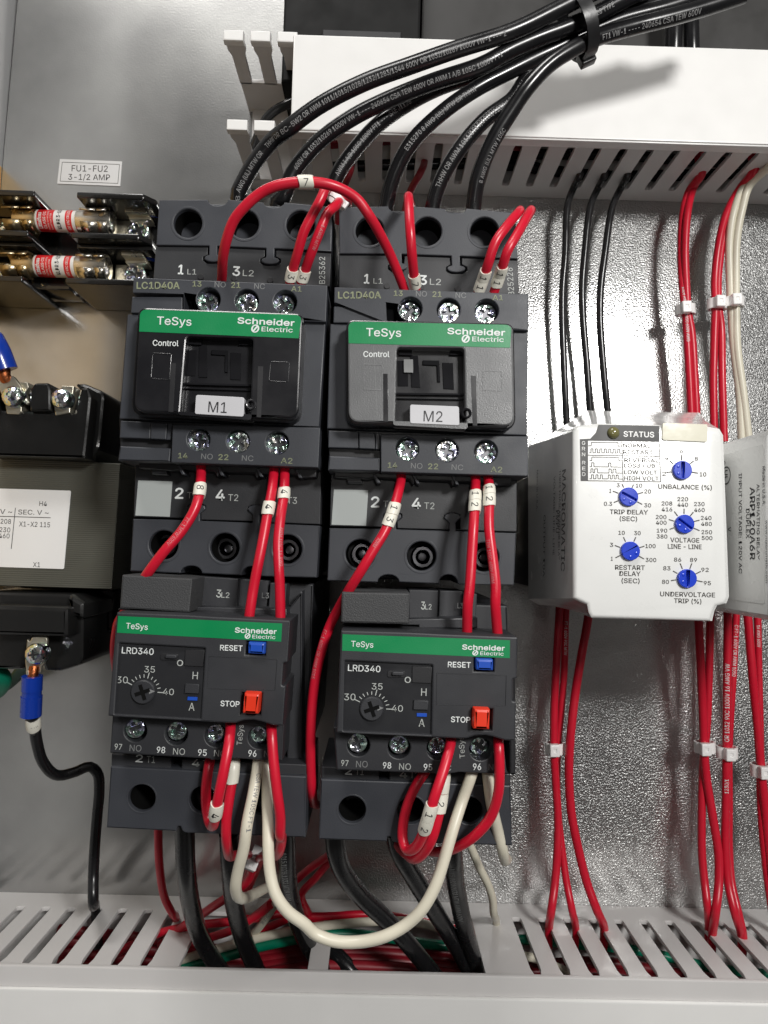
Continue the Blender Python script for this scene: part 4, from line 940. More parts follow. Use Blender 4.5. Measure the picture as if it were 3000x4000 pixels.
    for s, x0, y0, x1, h in (('6', 1088, 446, 1107, 24), ('4', 992, 490, 1012, 24), ('8', 1184, 496, 1204, 24), ('2', 973, 594, 997, 26), ('10', 1216, 598, 1258, 26),
        ('3', 678, 668, 697, 25), ('10', 802, 670, 843, 25), ('1', 630, 704, 642, 25), ('20', 858, 708, 900, 25), ('0.3', 596, 788, 648, 25), ('30', 857, 798, 900, 25),
        ('220', 1072, 758, 1140, 25), ('440', 1073, 794, 1140, 25), ('208', 970, 786, 1038, 25), ('416', 970, 824, 1038, 25), ('230', 1180, 790, 1247, 25), ('460', 1181, 828, 1248, 25), ('200', 932, 874, 1000, 25), ('400', 933, 910, 1001, 25),
        ('240', 1224, 880, 1292, 25), ('480', 1226, 918, 1294, 25), ('190', 938, 962, 1005, 25), ('380', 938, 1000, 1006, 25), ('250', 1228, 972, 1296, 25), ('500', 1230, 1010, 1298, 25),
        ('10', 690, 976, 730, 25), ('30', 792, 978, 833, 25), ('3', 634, 1054, 655, 25), ('100', 864, 1062, 930, 25), ('1', 640, 1144, 652, 25), ('300', 866, 1152, 934, 25),
        ('86', 1050, 1150, 1096, 25), ('89', 1154, 1152, 1198, 25), ('83', 980, 1206, 1026, 25), ('92', 1227, 1216, 1274, 25), ('80', 972, 1294, 1016, 25), ('95', 1242, 1302, 1288, 25)):
        T(s, x0, y0, x1, y0+1, h)
    for s, x0, y0, x1, y1 in (('UNBALANCE (%)', 948, 678, 1294, 686), ('TRIP DELAY', 634, 842, 880, 846), ('(SEC)', 698, 886, 810, 889), ('VOLTAGE', 1026, 1024, 1213, 1028), ('LINE - LINE', 1010, 1066, 1228, 1070), ('RESTART', 668, 1202, 860, 1205),
        ('DELAY', 696, 1242, 832, 1244), ('(SEC)', 710, 1288, 826, 1291), ('UNDERVOLTAGE', 960, 1374, 1315, 1382), ('TRIP (%)', 1050, 1418, 1226, 1424)): T(s, x0, y0, x1, y1, 29)
    # print on the left flank
    def side(s, q0, q1, w_, m='print_dark', bold=.006):
        p0 = PX(q0, 56.45); p1 = PX(q1, 56.45); u = np.array([0, p1[1]-p0[1], 0.]); Ls = abs(u[1]); p0[0] -= .5
        txt3(mb, s, p0, (0, -1, 0), (0, 0, 1), Ls, w_, m, bold)
    side('MACROMATIC', Z['H'](336, 560), Z['H'](336, 1215), 4.2, 'print_side', .01); side('PMPU', Z['H'](296, 820), Z['H'](296, 965), 4, 'print_side', .01)
    side('THREE PHASE MONITOR RELAY', Z['H'](316, 560), Z['H'](316, 1140), 2.2, 'print_side'); side('VOLTAGE: LINE-LINE', Z['H'](280, 600), Z['H'](280, 1110), 2.2, 'print_side')
    side('OUTPUT 10A', Z['H'](215, 850), Z['H'](215, 1250), 2.6, 'print_side'); side('Made in U.S.A.', Z['H'](170, 560), Z['H'](170, 820), 2.2, 'print_side')
    mb.build('printed_scales', t)
    mb = MB(); c = P(Z['V'](716, 272), z)[:2]; lathe(mb, c, [(1.85, z-1), (1.8, z+.3), (1.5, z+.9), (.9, z+1.3), (.2, z+1.4)], 'lamp_olive'); mb.build('status_lamp', t)
    mb = MB(); slab(mb, rr(pxs('a 142,566 180,556 780,580 788,600 786,815 770,834 160,808 138,790'), 6), z+.5, z-.3, 'clear_sticker', .12); o = mb.build('sticker', t)
    for cx, cy, a in ((1098, 560, 1.58), (751, 732, .45), (1113, 908, .62), (762, 1082, -.55), (1129, 1260, 1.62)):
        mb = MB(); c = P(Z['H'](cx, cy), z)[:2]; r = 61/1.659*(D-z)/FP
        slab_mm(mb, [circ(c, r, 30), [tuple(c+np.array(k)) for k in [(math.cos(a)*x-math.sin(-a)*y*-1, -math.sin(a)*x-math.cos(a)*y) for x, y in ((-r*.86, -.32), (r*.86, -.32), (r*.86, .32), (-r*.86, .32))]]], z+1.1, z-1, 'blue_knob', .25)
        lathe(mb, c, [(r*.9, z-1), (r*.9, z+.3)], 'blue_knob')
        for k in (a+.9, a+2.2): e = c+.62*r*np.array([math.cos(k), -math.sin(k)]); lathe(mb, e, [(.42, z+1.0), (.42, z+1.2), (.25, z+1.25)], 'blue_knob', 12)
        mb.build('adjustment_knob', t)
    mb = MB(); box(mb, 58, 94, -12, 30, 6, 56, 'case_dark', 1); mb.build('socket', t)
relay()
def relay2():
    t = thing('relay', 'white alternating relay at the right edge with black print on its flank', 'relay', (136, 8, 6))
    X0, X1 = 113.8, 158; yt = PX(Z['H'](1659, 288), X0)[1]; yb = PX(Z['H'](1659, 1542), X0)[1]
    a = [(X0, yb+7), (X0, yt-6), (X0+4, yt), (X1-4, yt), (X1, yt-6), (X1, yb+7), (X1-5, yb+5), (X1-5, yb), (X0+5, yb), (X0+5, yb+5)]
    a = [(X0, yb+2), (X0, yt-2.2), (X0+1.5, yt), (X1-4, yt), (X1, yt-6), (X1, yb+7), (X1-5, yb+5), (X1-5, yb), (X0+5, yb), (X0+2, yb+.3)]
    mb = MB(); loft(mb, a, a, 114, 54, 'relay_white', 'relay_white')
    lb = [PX(Z['X'](x, y), X0) for x, y in ((500, 412), (885, 335), (885, 1625), (500, 1600))]
    z0, z1 = 56, 112; ya = yt-4.2; yd = yb+5
    v, f = slab_vf([rr([(z0, yd), (z1, yd), (z1, ya), (z0, ya)], 1)], .12, 0, .03); mb.add([(X0-c[2], c[1], c[0]) for c in v], f, 'relay_white')
    def side(s, q0, q1, hpx, m='print_black', bold=.006):
        p0 = PX(Z['X'](*q0), X0-.2); p1 = PX(Z['X'](*q1), X0-.2); ph = PX(Z['X'](q0[0]+hpx, q0[1]), X0-.2)
        txt3(mb, s, p0, (0, -1, 0), (0, 0, 1), abs(p1[1]-p0[1]), abs(ph[2]-p0[2]), m, bold)
    side('INPUT VOLTAGE: 120V AC', (632, 555), (675, 1418), 26); side('DUPLEX', (694, 858), (705, 1115), 30); side('ARP120A6R', (728, 672), (760, 1300), 42, bold=.012)
    side('ALTERNATING RELAY', (786, 645), (822, 1298), 24); side('Made in U.S.A.', (836, 492), (850, 828), 22); side('www.macromatic.com', (862, 955), (880, 1500), 18); side('V', (538, 1015), (541, 1055), 26)
    # ring mark with two letters
    c = PX(Z['X'](522, 570), X0-.2); R = 3.0
    pts = [(c[0], c[1]+R*math.sin(t_), c[2]+R*math.cos(t_)) for t_ in np.linspace(0, 2*math.pi, 32, endpoint=False)]; pin = [(c[0], c[1]+R*.86*math.sin(t_), c[2]+R*.86*math.cos(t_)) for t_ in np.linspace(0, 2*math.pi, 32, endpoint=False)]
    mb.add(pts+pin, [(i, (i+1) % 32, 32+(i+1) % 32, 32+i) for i in range(32)], 'print_black')
    txt3(mb, 'UL', (c[0], c[1]+1.8, c[2]-1.0), (0, -1, 0), (0, 0, 1), 3.4, 2.0, 'print_black', .012); txt3(mb, 'us', (c[0], c[1]-3.6, c[2]-1.6), (0, -1, 0), (0, 0, 1), 2.2, 1.4, 'print_black'); txt3(mb, 'c', (c[0], c[1]+4.8, c[2]-1.6), (0, -1, 0), (0, 0, 1), 1.0, 1.4, 'print_black')
    mb.build('housing', t)
    mb = MB(); box(mb, 118, 150, -12, 30, 6, 56, 'case_dark', 1); mb.build('socket', t)
relay2()
mb = MB(); y = P(Z['E'](1540, 720), 8)[1]
for a, b, z in ((-17, -13.5, 7.6), (13.5, 17, 7.6), (-13.5, 13.5, 1.6)): box(mb, -75, 170, y+a, y+b, .05, z, 'nickel', .3)
tag(mb.build('din_rail'), 'plated steel mounting rail behind the contactors and relays', 'mounting rail')

# ------------------------------------------------------------------ dark device behind the upper duct
mb = MB(); p0 = P(Z['U'](172, 262), 30); p1 = P(Z['U'](1062, 270), 30)
box(mb, p0[0], p1[0], p0[1]-18, p0[1]+60, .2, 30, 'device_black', 1.0); box(mb, p0[0]+17, p1[0]-8, p0[1]-16, p0[1]+4, 30, 32, 'case_dark', .4)
tag(mb.build('breaker', smooth=30), 'black device body behind the top of the upper wiring duct', 'breaker')
mb = MB(); p2 = P(Z['W'](1659, 300), 20); box(mb, p1[0]+1, 200, p1[1]-20, p1[1]+70, .2, 18, 'grey_steel', 1)
tag(mb.build('breaker'), 'dull grey device body behind the two upright black leads at the top right', 'breaker')

# ------------------------------------------------------------------ wires
def duct_in(k, x, y, up=False):
    yy = YT if up else YB; p = PY(Z[k](x, y), yy); s = 1 if up else -1
    return [p, p+np.array([0, 8*s, -1.]), p+np.array([0, 16*s, -4.])]
RED, WHT, BLK = 'red_wire', 'white_wire', 'black_wire'
# --- red control wires on the contactors
rr_ = 1.42
wire('red wire arching from contactor M1 to contactor M2, marked 7 at its top', W_('A 810,690,112 815,640,115 822,500,122 848,370,126 905,215,129 1010,90,131 Y 80,500,132 300,408,133 680,368,133 1000,418,132 1300,580,129 C 372,175,127 455,315,123 535,475,118 600,630,114 652,765,110'), rr_, RED,
     marks=[('7', ('Y', 682, 370), 4.0)])
wire('left red wire marked 3 running down to the A1 terminal of contactor M1', W_('Y 980,700,50 1010,560,76 985,470,100 930,470,114 U 455,1210,121 U 420,1290,122 A 1490,200,121 1440,300,120 1390,470,117 1350,610,113 1330,700,111'), rr_, RED, marks=[('3', ('A', 1335, 636), 3.6)])
wire('right red wire marked 3, tied in white below the loop, to contactor M1', W_('Y 1180,760,60 1190,640,84 1140,590,104 1080,620,114 1030,680,118 A 1620,160,120 1560,300,120 1490,480,117 1445,610,113 1415,705,111'), rr_, RED,
     marks=[('3', ('A', 1440, 640), 3.6)], prints=[('1 AWG MTW', ('A', 1580, 260), 1.0, .2, 'print_rose')])
wire('short upright red wire marked 7 entering contactor M2 beside the arching one', W_('C 735,210,40 700,110,58 678,50,74 673,34,92 673,36,108 676,60,117 688,300,121 702,480,119 715,620,115 732,740,111'), rr_, RED, marks=[('7', ('C', 722, 686), 3.9)])
wire('left red wire marked 11 bending over to terminal A1 of contactor M2', W_('C 1500,200,30 1520,150,60 1524,140,84 1524,142,104 1512,158,114 1420,265,119 1335,390,120 1285,540,118 1245,660,114 1205,770,111'), rr_, RED, marks=[('11', ('C', 1240, 662), 3.3)])
wire('right red wire marked 11 bending over to terminal A1 of contactor M2', W_('C 1585,200,30 1605,150,60 1608,138,84 1608,140,104 1596,160,114 1505,320,119 1430,450,120 1400,540,118 1365,650,114 1325,770,111'), rr_, RED, marks=[('11', ('C', 1362, 645), 3.3)])
wire('red wire marked 8 slanting from terminal 14 of contactor M1 behind the overload relay', W_('B 655,960,110 655,1060,112 648,1180,117 630,1280,119 590,1380,120 500,1520,121 370,1670,122 250,1830,121 190,1920,117 F 290,160,106 260,330,98 O 1275,640,93 1258,720,92 1238,880,90 1240,1020,88 1262,1180,82 1300,1400,70'), rr_, RED, marks=[('8', ('B', 646, 1214), 4.0)], prints=[('FT-1 MTW 600V', ('B', 560, 1430), 1.0, -.4, 'print_rose')])
wire('left red wire marked 4 hanging from terminal A2 of contactor M1', W_('B 1222,960,109 1210,1060,112 1195,1200,116 1165,1360,119 1130,1560,121 1095,1740,122 F 1180,180,122 1150,380,122 1140,460,120'), rr_, RED, marks=[('4', ('B', 1160, 1352), 4.0)])
wire('right red wire marked 4 hanging from terminal A2 of contactor M1', W_('B 1295,960,109 1293,1060,112 1286,1240,116 1262,1400,119 1242,1600,121 1248,1800,122 F 1368,120,122 1374,400,121 1374,480,119'), rr_, RED, marks=[('4', ('B', 1284, 1246), 3.8)], prints=[('AWM 105C 16 AWG', ('B', 1245, 1500), 1.0, .5, 'print_rose')])
wire('red wire marked 13 sweeping from contactor M2 down between the two overload relays', W_('E 622,330,109 618,430,112 605,500,115 565,650,119 500,820,121 410,970,122 320,1120,122 G 318,165,120 235,310,115 155,470,113 85,700,113 42,950,113 24,1250,112 26,1500,110 34,1640,108 44,1715,100 52,1730,88 70,1740,70'), rr_, RED,
     marks=[('13', ('E', 549, 706), 3.6)], prints=[('AWM', ('E', 455, 880), 1.0, -.3, 'print_rose'), ('FT-1 600V OR AWM 1015', ('G', 150, 480), 1.0, -.5, 'print_rose')])
wire('left red wire marked 12 hanging from terminal A2 of contactor M2', W_('E 1185,340,109 1186,450,113 1182,600,118 1170,800,121 1158,1000,122 1142,1250,123 G 1156,300,123 1150,560,119'), rr_, RED, marks=[('12', ('E', 1182, 600), 3.5)])
wire('right red wire marked 12 hanging from terminal A2 of contactor M2', W_('E 1275,340,109 1285,440,113 1292,560,118 1288,700,120 1290,820,121 1312,1000,122 1340,1250,123 G 1356,300,123 1376,580,119'), rr_, RED, marks=[('12', ('E', 1293, 552), 3.5)], prints=[('TEW 105C 600V AWM', ('E', 1300, 900), 1.0, -.5, 'print_rose')])
# --- red wires under the overload relays
wire('red wire looping below terminal 95 of the left overload relay, marked 4', W_('F 1015,1120,118 1014,1190,123 1003,1300,126 970,1480,128 925,1700,128 905,1820,126 885,1892,121 862,1860,117.5 842,1760,116 838,1620,116 862,1440,115 880,1380,111'), rr_, RED, marks=[('4', ('F', 914, 1782), 4.6)])
wire('red wire with a blank white marker right of terminal 95, left overload relay', W_('F 1045,1370,110 1038,1440,115 1030,1540,116 1005,1700,117 985,1850,117 L 424,300,116 430,350,113 p 700,575,108 760,570,98 840,560,84 900,590,68 890,680,52 860,780,44 820,880,34 760,980,24'), rr_, RED, marks=[(' ', ('F', 1030, 1508), 6.2)])
wire('red wire from terminal 96 of the left overload relay curving in under its load block', W_('F 1310,1130,118 1310,1200,123 1322,1400,125 1350,1650,125 1372,1820,124 1372,1960,122 p 1185,400,118 1170,510,114 1135,572,107 1060,575,96 990,590,80 970,660,60 930,760,48 880,870,36 820,970,25'), rr_, RED)
wire('red wire looping below terminal 95 of the right overload relay, marked 12', W_('G 1035,1240,118 1032,1300,123 985,1480,127 915,1690,129 870,1840,128 830,1960,125 775,2050,122 715,2065,119 688,1990,117.5 695,1850,116.5 735,1700,116 790,1590,115.5 850,1500,114 880,1420,110'), rr_, RED, marks=[('12', ('G', 860, 1850), 4.4)])
wire('red wire half hidden behind the right overload loop, its marker partly covered', W_('G 1000,1440,112 985,1560,116 970,1680,117 945,1820,118 900,1980,118 840,2085,115 770,2130,111 710,2090,106 660,2040,90 640,2000,70'), rr_, RED, marks=[(' 2', ('G', 972, 1660), 5.2)])
wire('red wire from terminal 96 of the right overload relay sweeping left below its load block', W_('G 1375,1230,118 1378,1300,123 1385,1480,124 1375,1660,123 1320,1830,121 1210,1960,119 1090,2040,115 980,2075,108 890,2075,98 820,2060,84'), rr_, RED)
# --- white wires
wire('printed cream wire dropping from the left overload relay and folding back', W_('F 1225,1360,110 1215,1420,115.5 1195,1560,117 1172,1690,119 p 886,170,120 862,300,121 836,500,120 784,700,118 760,850,116 774,940,112 822,970,106 900,945,94 1000,895,78 1080,850,60 1150,790,46'), 1.62, WHT,
     prints=[('CSA TEW 105C FT-1', ('F', 1222, 1500), 1.3, .45, 'print_faint')])
wire('long cream wire drooping in a wide curve between the two overload relays', W_('F 1285,1360,110 1283,1430,115 p 1052,20,117 1058,250,118 1062,520,120 1080,740,121 1130,930,122 1240,1090,122 1400,1210,121 Q 50,1005,120 190,1060,120 360,1068,120 550,1030,121 710,945,121 830,830,122 925,660,122 990,460,121 1055,240,119 1120,40,116 G 1190,1500,115.5 1200,1420,111'), 1.62, WHT)
wire('short cream wire end hanging from the right overload relay beside the bare panel', W_('G 1290,1420,111 1300,1520,115.5 1325,1720,116 1370,1920,113 1405,2060,111 1420,2130,104 1428,2140,92 1440,2130,76'), 1.62, WHT)
wire('thin cream wire bending into a lower duct slot right of the big opening', W_('Q 1150,330,60 1185,400,58 1240,530,54 1300,650,50 1335,760,46 1342,860,42')+duct_in('Q', 1362, 935), 1.5, WHT)
wire('cream printed wire slanting into the left opening of the lower duct', W_('p 1150,960,40 1120,1030,36 1050,1140,32 960,1260,26 900,1320,20'), 1.55, WHT, prints=[('SE LD WL', ('p', 1080, 1090), 1.3, 0, 'print_faint')])
# --- black load cables below the overload relays
bc = 3.25
for lab, sp in (('thick black cable under the left overload relay, leftmost of its three', 'L 243,200,86 246,300,82 250,430,76 272,590,62 315,735,48 395,870,38 470,960,28'),
                ('thick black cable under the left overload relay behind the cream fold', 'L 436,280,84 442,400,80 455,560,66 492,720,50 545,850,38 600,960,26'),
                ('thick black printed cable under the right side of the left overload relay', 'L 678,240,84 682,350,78 690,480,68 718,620,52 765,740,38 830,850,26 880,950,16'),
                ('thick black cable under the right overload relay crossing the cream wire', 'L 890,240,86 895,330,84 920,430,78 1000,545,68 1120,660,58 1215,765,50 1310,880,40 1400,980,28'),
                ('thick black cable from the middle of the right overload relay into the duct', 'L 1150,270,84 1172,360,80 1245,490,70 1330,625,58 1415,765,44 1480,880,34 1540,980,22'),
                ('thick black printed cable under the right overload relay, nearest to the torn slot', 'L 1398,290,84 1405,380,78 1415,490,68 1440,630,56 1475,770,44 1520,890,34 1570,990,22')):
    pr = [('1015/1028/1032 MTW AWM 600V', ('L', 682, 330) if 'left' in lab else ('L', 1398, 400), 1.8, -.25, 'print_faint')] if 'printed' in lab else []
    wire(lab, sp, bc, BLK, 'cable', 'cable', 'black load cables below the overload relays', prints=pr)
wire('single red wire left of the black cables dropping into a slot of the lower duct', W_('L 130,200,56 131,290,54 136,420,48 158,560,40 190,625,36')+duct_in('L', 208, 655), 1.5, RED)
# --- wiring lying inside the lower duct
din = 'wires lying inside the lower duct'
for lab, m, r, sp in (
    ('white wire lying in the lower duct above the green one', WHT, 1.7, 'L -300,990,20 0,900,20 240,826,22 400,778,24 560,735,26 740,698,27 880,678,27 1100,662,27 1250,668,26 1400,710,24 1600,800,22 K 100,1850,20 300,1930,18'),
    ('green wire lying in the lower duct below the white one', 'green_wire', 1.9, 'L -300,1040,20 0,940,20 230,868,22 400,822,24 560,775,26 740,738,27 920,715,26 1150,738,22 1380,768,18 K 60,1755,17 220,1768,17 400,1785,18 560,1800,18 720,1822,19 900,1865,20 1050,1900,20 1250,1930,20 1450,1950,20'),
    ('red wire lying across the left opening of the lower duct, glossy on top', RED, 1.6, 'p -400,1500,20 0,1310,24 300,1235,28 450,1212,30 700,1188,30 900,1160,28 1150,1115,26 1350,1100,24'),
    ('red wire rising steeply from the left opening up behind the second black cable', RED, 1.6, 'p 60,1400,22 300,1210,30 440,1122,36 560,1040,42 660,975,46 780,900,50 880,790,54 930,660,60 960,560,70'),
    ('red wire slanting through the middle of the left duct opening', RED, 1.6, 'p 200,1470,18 340,1400,20 500,1340,24 700,1275,27 860,1190,30 1000,1100,34 1080,1030,38'),
    ('red wire low in the left duct opening beside the cream printed wire', RED, 1.6, 'p 780,1400,16 980,1280,20 1150,1200,22 1260,1150,24 1400,1130,24 1560,1180,22'),
    ('upper red wire running down left behind contactor M2 into the duct', RED, 1.5, 'p 1700,520,44 1580,600,40 1450,690,36 1320,800,32 1200,900,28 1050,1040,24 900,1160,20'),
    ('lower red wire running down left behind contactor M2 into the duct', RED, 1.5, 'p 1720,560,40 1620,640,38 1500,780,34 1370,930,31 1420,1080,26 1480,1180,20'),
    ('red wire along the top of the right duct opening', RED, 1.5, 'L 700,640,24 880,640,24 1000,632,24 1150,640,22 1400,690,18 1700,760,14'),
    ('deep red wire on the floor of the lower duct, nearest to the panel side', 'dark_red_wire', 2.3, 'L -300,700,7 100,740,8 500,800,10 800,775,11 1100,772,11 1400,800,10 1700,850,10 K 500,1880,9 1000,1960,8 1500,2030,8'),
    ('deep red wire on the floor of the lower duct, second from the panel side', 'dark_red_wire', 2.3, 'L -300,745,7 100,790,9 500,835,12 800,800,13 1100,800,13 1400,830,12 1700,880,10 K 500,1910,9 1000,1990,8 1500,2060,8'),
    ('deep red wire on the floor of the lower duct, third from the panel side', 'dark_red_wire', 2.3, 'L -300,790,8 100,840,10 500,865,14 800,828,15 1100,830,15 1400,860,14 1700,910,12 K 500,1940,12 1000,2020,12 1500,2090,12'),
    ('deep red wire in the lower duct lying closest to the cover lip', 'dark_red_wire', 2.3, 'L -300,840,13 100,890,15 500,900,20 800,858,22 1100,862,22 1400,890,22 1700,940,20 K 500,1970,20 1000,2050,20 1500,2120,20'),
    ('black cable end crossing the duct right of the narrow middle finger', BLK, 3.2, 'L 700,700,10 800,740,14 880,790,18 940,850,22 1000,920,24')):
    wire(lab, sp, r, m, 'wire' if m != BLK else 'cable', 'wire' if m != BLK else 'cable', din)
wire('dark red wire behind the upright one marked 7, rising into the upper duct', duct_in('U', 1092, 1045, True)[::-1]+W_('U 1060,1130,34 1000,1240,28 960,1400,22 950,1550,16'), 1.5, 'dark_red_wire')  # shaded stretch of a red wire, the shade painted into its colour
wire('dark red wire behind the arch beside the third supply cable, rising into the upper duct', duct_in('Y', 1240, 130, True)[::-1]+W_('Y 1200,280,34 1140,430,30 1080,640,24 1060,900,16'), 1.5, 'dark_red_wire')  # red wire going into shade, which is mixed into its colour
# --- wiring inside the upper duct, seen through its slots
ui = 'wires lying inside the upper duct'
for lab, m, r, dy, z0, x0, x1 in (('black wire in the upper duct, deepest behind the slots', BLK, 2.4, 6, 10, -30, 299), ('black wire in the upper duct, second row behind the slots', BLK, 2.2, 9, 17, 40, 299), ('red wire in the upper duct near the cover, seen through the slots', RED, 1.6, 5, 37, -30, 80),
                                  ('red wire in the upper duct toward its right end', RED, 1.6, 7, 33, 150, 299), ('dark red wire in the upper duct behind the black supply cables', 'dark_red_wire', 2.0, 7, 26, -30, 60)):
    wire(lab, [np.array([x, YT+1.8+dy+1.5*math.sin(x*.05+dy), z0+1.5*math.sin(x*.04)]) for x in np.linspace(x0, x1, 9)], r, m, 'wire' if m != BLK else 'cable', 'wire' if m != BLK else 'cable', ui)
# --- thin wires above the relays
tw = 'thin black wires dropping from the upper duct to the relay'
for lab, a, sp in (('left thin black wire from the upper duct to the plug-in relay', (440, 1130), 'W 400,1215,14 360,1330,15 M 345,500,14 328,700,13 326,900,12 336,1200,11 350,1500,10 360,1700,9'),
                   ('middle thin black wire from the upper duct to the plug-in relay', (600, 1130), 'W 560,1215,14 510,1330,15 M 470,500,14 455,700,13 460,900,12 485,1200,11 505,1500,10 520,1650,9'),
                   ('right thin black wire from the upper duct to the plug-in relay', (750, 1130), 'W 705,1220,14 650,1340,15 M 600,500,14 575,700,13 570,900,12 590,1200,11 620,1500,10 640,1650,9')):
    wire(lab, duct_in('W', *a, True)[::-1]+W_(sp), 1.55, 'thin_black_wire', group=tw)
ur = 'red wires dropping from the upper duct behind the relays'
wire('left red wire, printed, of the pair dropping behind the first relay', duct_in('W', 1215, 1140, True)[::-1]+W_('W 1150,1230,17 M 1112,200,18 1095,450,18 1105,700,18 1122,850,18 1133,1000,18 1150,1300,17 1165,1600,16'), 1.6, RED, group=ur, prints=[('1028 AWM TEW 105C 600V AWG', ('M', 1122, 700), 1.3, .3, 'print_white')])
wire('right red wire of the tied pair dropping behind the first relay', duct_in('W', 1235, 1120, True)[::-1]+W_('W 1180,1210,18 M 1140,200,20 1122,450,20 1130,700,19 1140,850,18 1165,1000,18 1185,1300,17 1200,1600,16'), 1.6, RED, group=ur)
wire('left red wire of the tied pair passing between the two relays', duct_in('W', 1560, 1110, True)[::-1]+W_('M 1475,60,20 1390,220,20 1340,420,20 1315,650,19 1318,820,19 1312,1000,18 1305,1300,17 1310,1650,16'), 1.6, RED, group=ur)
wire('right red wire of the tied pair passing between the two relays', duct_in('W', 1580, 1100, True)[::-1]+W_('M 1490,80,19 1415,220,18 1362,420,18 1335,650,18 1338,820,18 1355,950,17 1362,1300,17 1375,1700,16'), 1.6, RED, group=ur)
wire('left cream wire of the tied white pair above the second relay', duct_in('W', 1680, 1060, True)[::-1]+W_('M 1510,40,22 1440,200,21 1410,400,20 1415,700,19 1425,900,18 1440,1100,17 1475,1400,16 1490,1700,15'), 1.7, WHT)
wire('right cream wire of the tied white pair above the second relay', duct_in('W', 1690, 1050, True)[::-1]+W_('M 1540,40,24 1490,200,22 1455,400,21 1450,700,20 1452,900,19 1460,1100,18 1500,1400,17 1535,1700,16'), 1.7, WHT)
# --- red wires below the relays
lr = 'red wires hanging below the relays into the lower duct'
wire('leftmost red wire below the plug-in relay, straight down through the tie', W_('K 262,-120,20 255,0,20 238,300,20 228,500,20 226,720,20 236,900,20 248,1100,21 246,1250,22 232,1450,24 212,1600,27')+duct_in('K', 200, 1690), 1.65, RED, group=lr)
wire('second red wire below the plug-in relay, leaving the tie toward the right', W_('K 300,-120,18 290,0,18 282,300,18 262,560,18 246,720,18 243,900,18 250,1080,19 268,1250,20 295,1450,23 325,1600,26')+duct_in('K', 345, 1695), 1.5, RED, group=lr, prints=[('FT-1 600V 90C MTW', ('K', 292, 40), 1.2, .2, 'print_white')])
wire('third red wire below the plug-in relay, bowed and running free', W_('K 430,-120,24 408,40,24 372,240,24 335,480,24 312,720,24 308,880,24 322,1080,24 355,1250,25 405,1450,26 460,1600,28')+duct_in('K', 498, 1698), 1.75, RED, group=lr)
wire('red wire below the gap of the relays, crossing to the right under its tie', W_('K 1000,-100,22 1008,50,22 1022,350,22 1033,600,21 1038,740,21 1052,900,21 1085,1100,22 1115,1300,23 1116,1450,25 1100,1600,28')+duct_in('K', 1082, 1725), 1.7, RED, group=lr)
wire('red wire below the gap of the relays, crossing to the left under its tie', W_('K 1075,-100,19 1070,50,19 1062,350,19 1052,600,19 1038,740,19 1028,900,19 1024,1100,20 1026,1300,21 1040,1450,23 1055,1580,26')+duct_in('K', 1062, 1700), 1.6, RED, group=lr)
wire('red wire with clear white 1000V print below the second relay', W_('K 1162,-100,21 1164,50,21 1162,300,21 1160,600,21 1158,760,21 1155,1000,21 1152,1250,22 1166,1450,24 1205,1620,28')+duct_in('K', 1240, 1740), 1.65, RED, group=lr, prints=[('OR 1032 90C 1000V 16 AWG VW', ('K', 1160, 690), 1.75, .02, 'print_white', -1), ('1230/1', ('K', 1154, 960), 1.5, .1, 'print_white', -1)])
wire('printed red wire tied close behind the 1000V one, thinner in view', W_('K 1215,-100,17 1208,40,17 1192,350,17 1176,600,17 1170,760,17 1172,1000,17 1172,1250,18 1186,1450,21 1225,1620,26')+duct_in('K', 1250, 1745), 1.5, RED, group=lr, prints=[('C FT-1 600V OR AWM 1050', ('K', 1206, 50), 1.4, .25, 'print_white')])
wire('wider red wire of the pair at the right edge below the second relay', W_('K 1262,-100,20 1275,40,20 1300,350,20 1325,600,20 1345,840,20 1362,1000,20 1385,1250,21 1420,1500,24 1470,1700,26'), 1.7, RED, group=lr)
wire('narrower printed red wire of the pair at the right edge below the second relay', W_('K 1325,-100,18 1326,40,18 1332,350,18 1338,600,18 1342,840,18 1340,950,18 1350,1150,19 1375,1400,21 1410,1650,24'), 1.5, RED, group=lr, prints=[('16 AWG 600V', ('K', 1326, 60), 1.2, .2, 'print_white')])
# --- big black cables over the upper duct
ub = 'black supply cables bundled over the upper duct'; zc = 84
bp = lambda s, at, h=1.75, th=.1: (s, at, h*.86, th, 'print_cable')
wire('uppermost black cable of the bundle, white print readable from end to end', 'A 900,330,72 930,200,74 955,40,76 R 488,1850,77 582,1640,79 695,1455,81 880,1232,84 U 205,835,88 400,690,90 700,535,92 1000,425,93 1300,320,93 1659,205,93 W 280,70,93 480,-30,93 800,-160,93', 2.75, BLK, 'cable', 'cable', ub,
     prints=[bp('THHW OR BC-5W2 OR AWM 1011/1015/1028/1232/1283/1344 600V OR 1032/10269 1000V VW-1 --- 2', ('U', 60, 950)), bp('8 AWG (UL) MTW OR', ('R', 440, 1880))])
wire('second black cable of the bundle, arching just under the uppermost one', 'A 1230,330,72 1235,200,74 1240,60,76 U 172,1290,77 235,1130,79 400,925,81 620,765,83 850,650,85 1150,530,87 1450,430,89 W 0,320,89 200,235,89 350,180,89 520,105,89 700,10,89 900,-90,89', 2.75, BLK, 'cable', 'cable', ub,
     prints=[bp('600V OR 1032/10269 1000V VW-1 --- 240654 CSA TEW 600V OR AWM I A/B 105C 1000V FT1 --', ('U', 250, 1110)), bp('J1128 TYPE', ('W', 460, 130))])
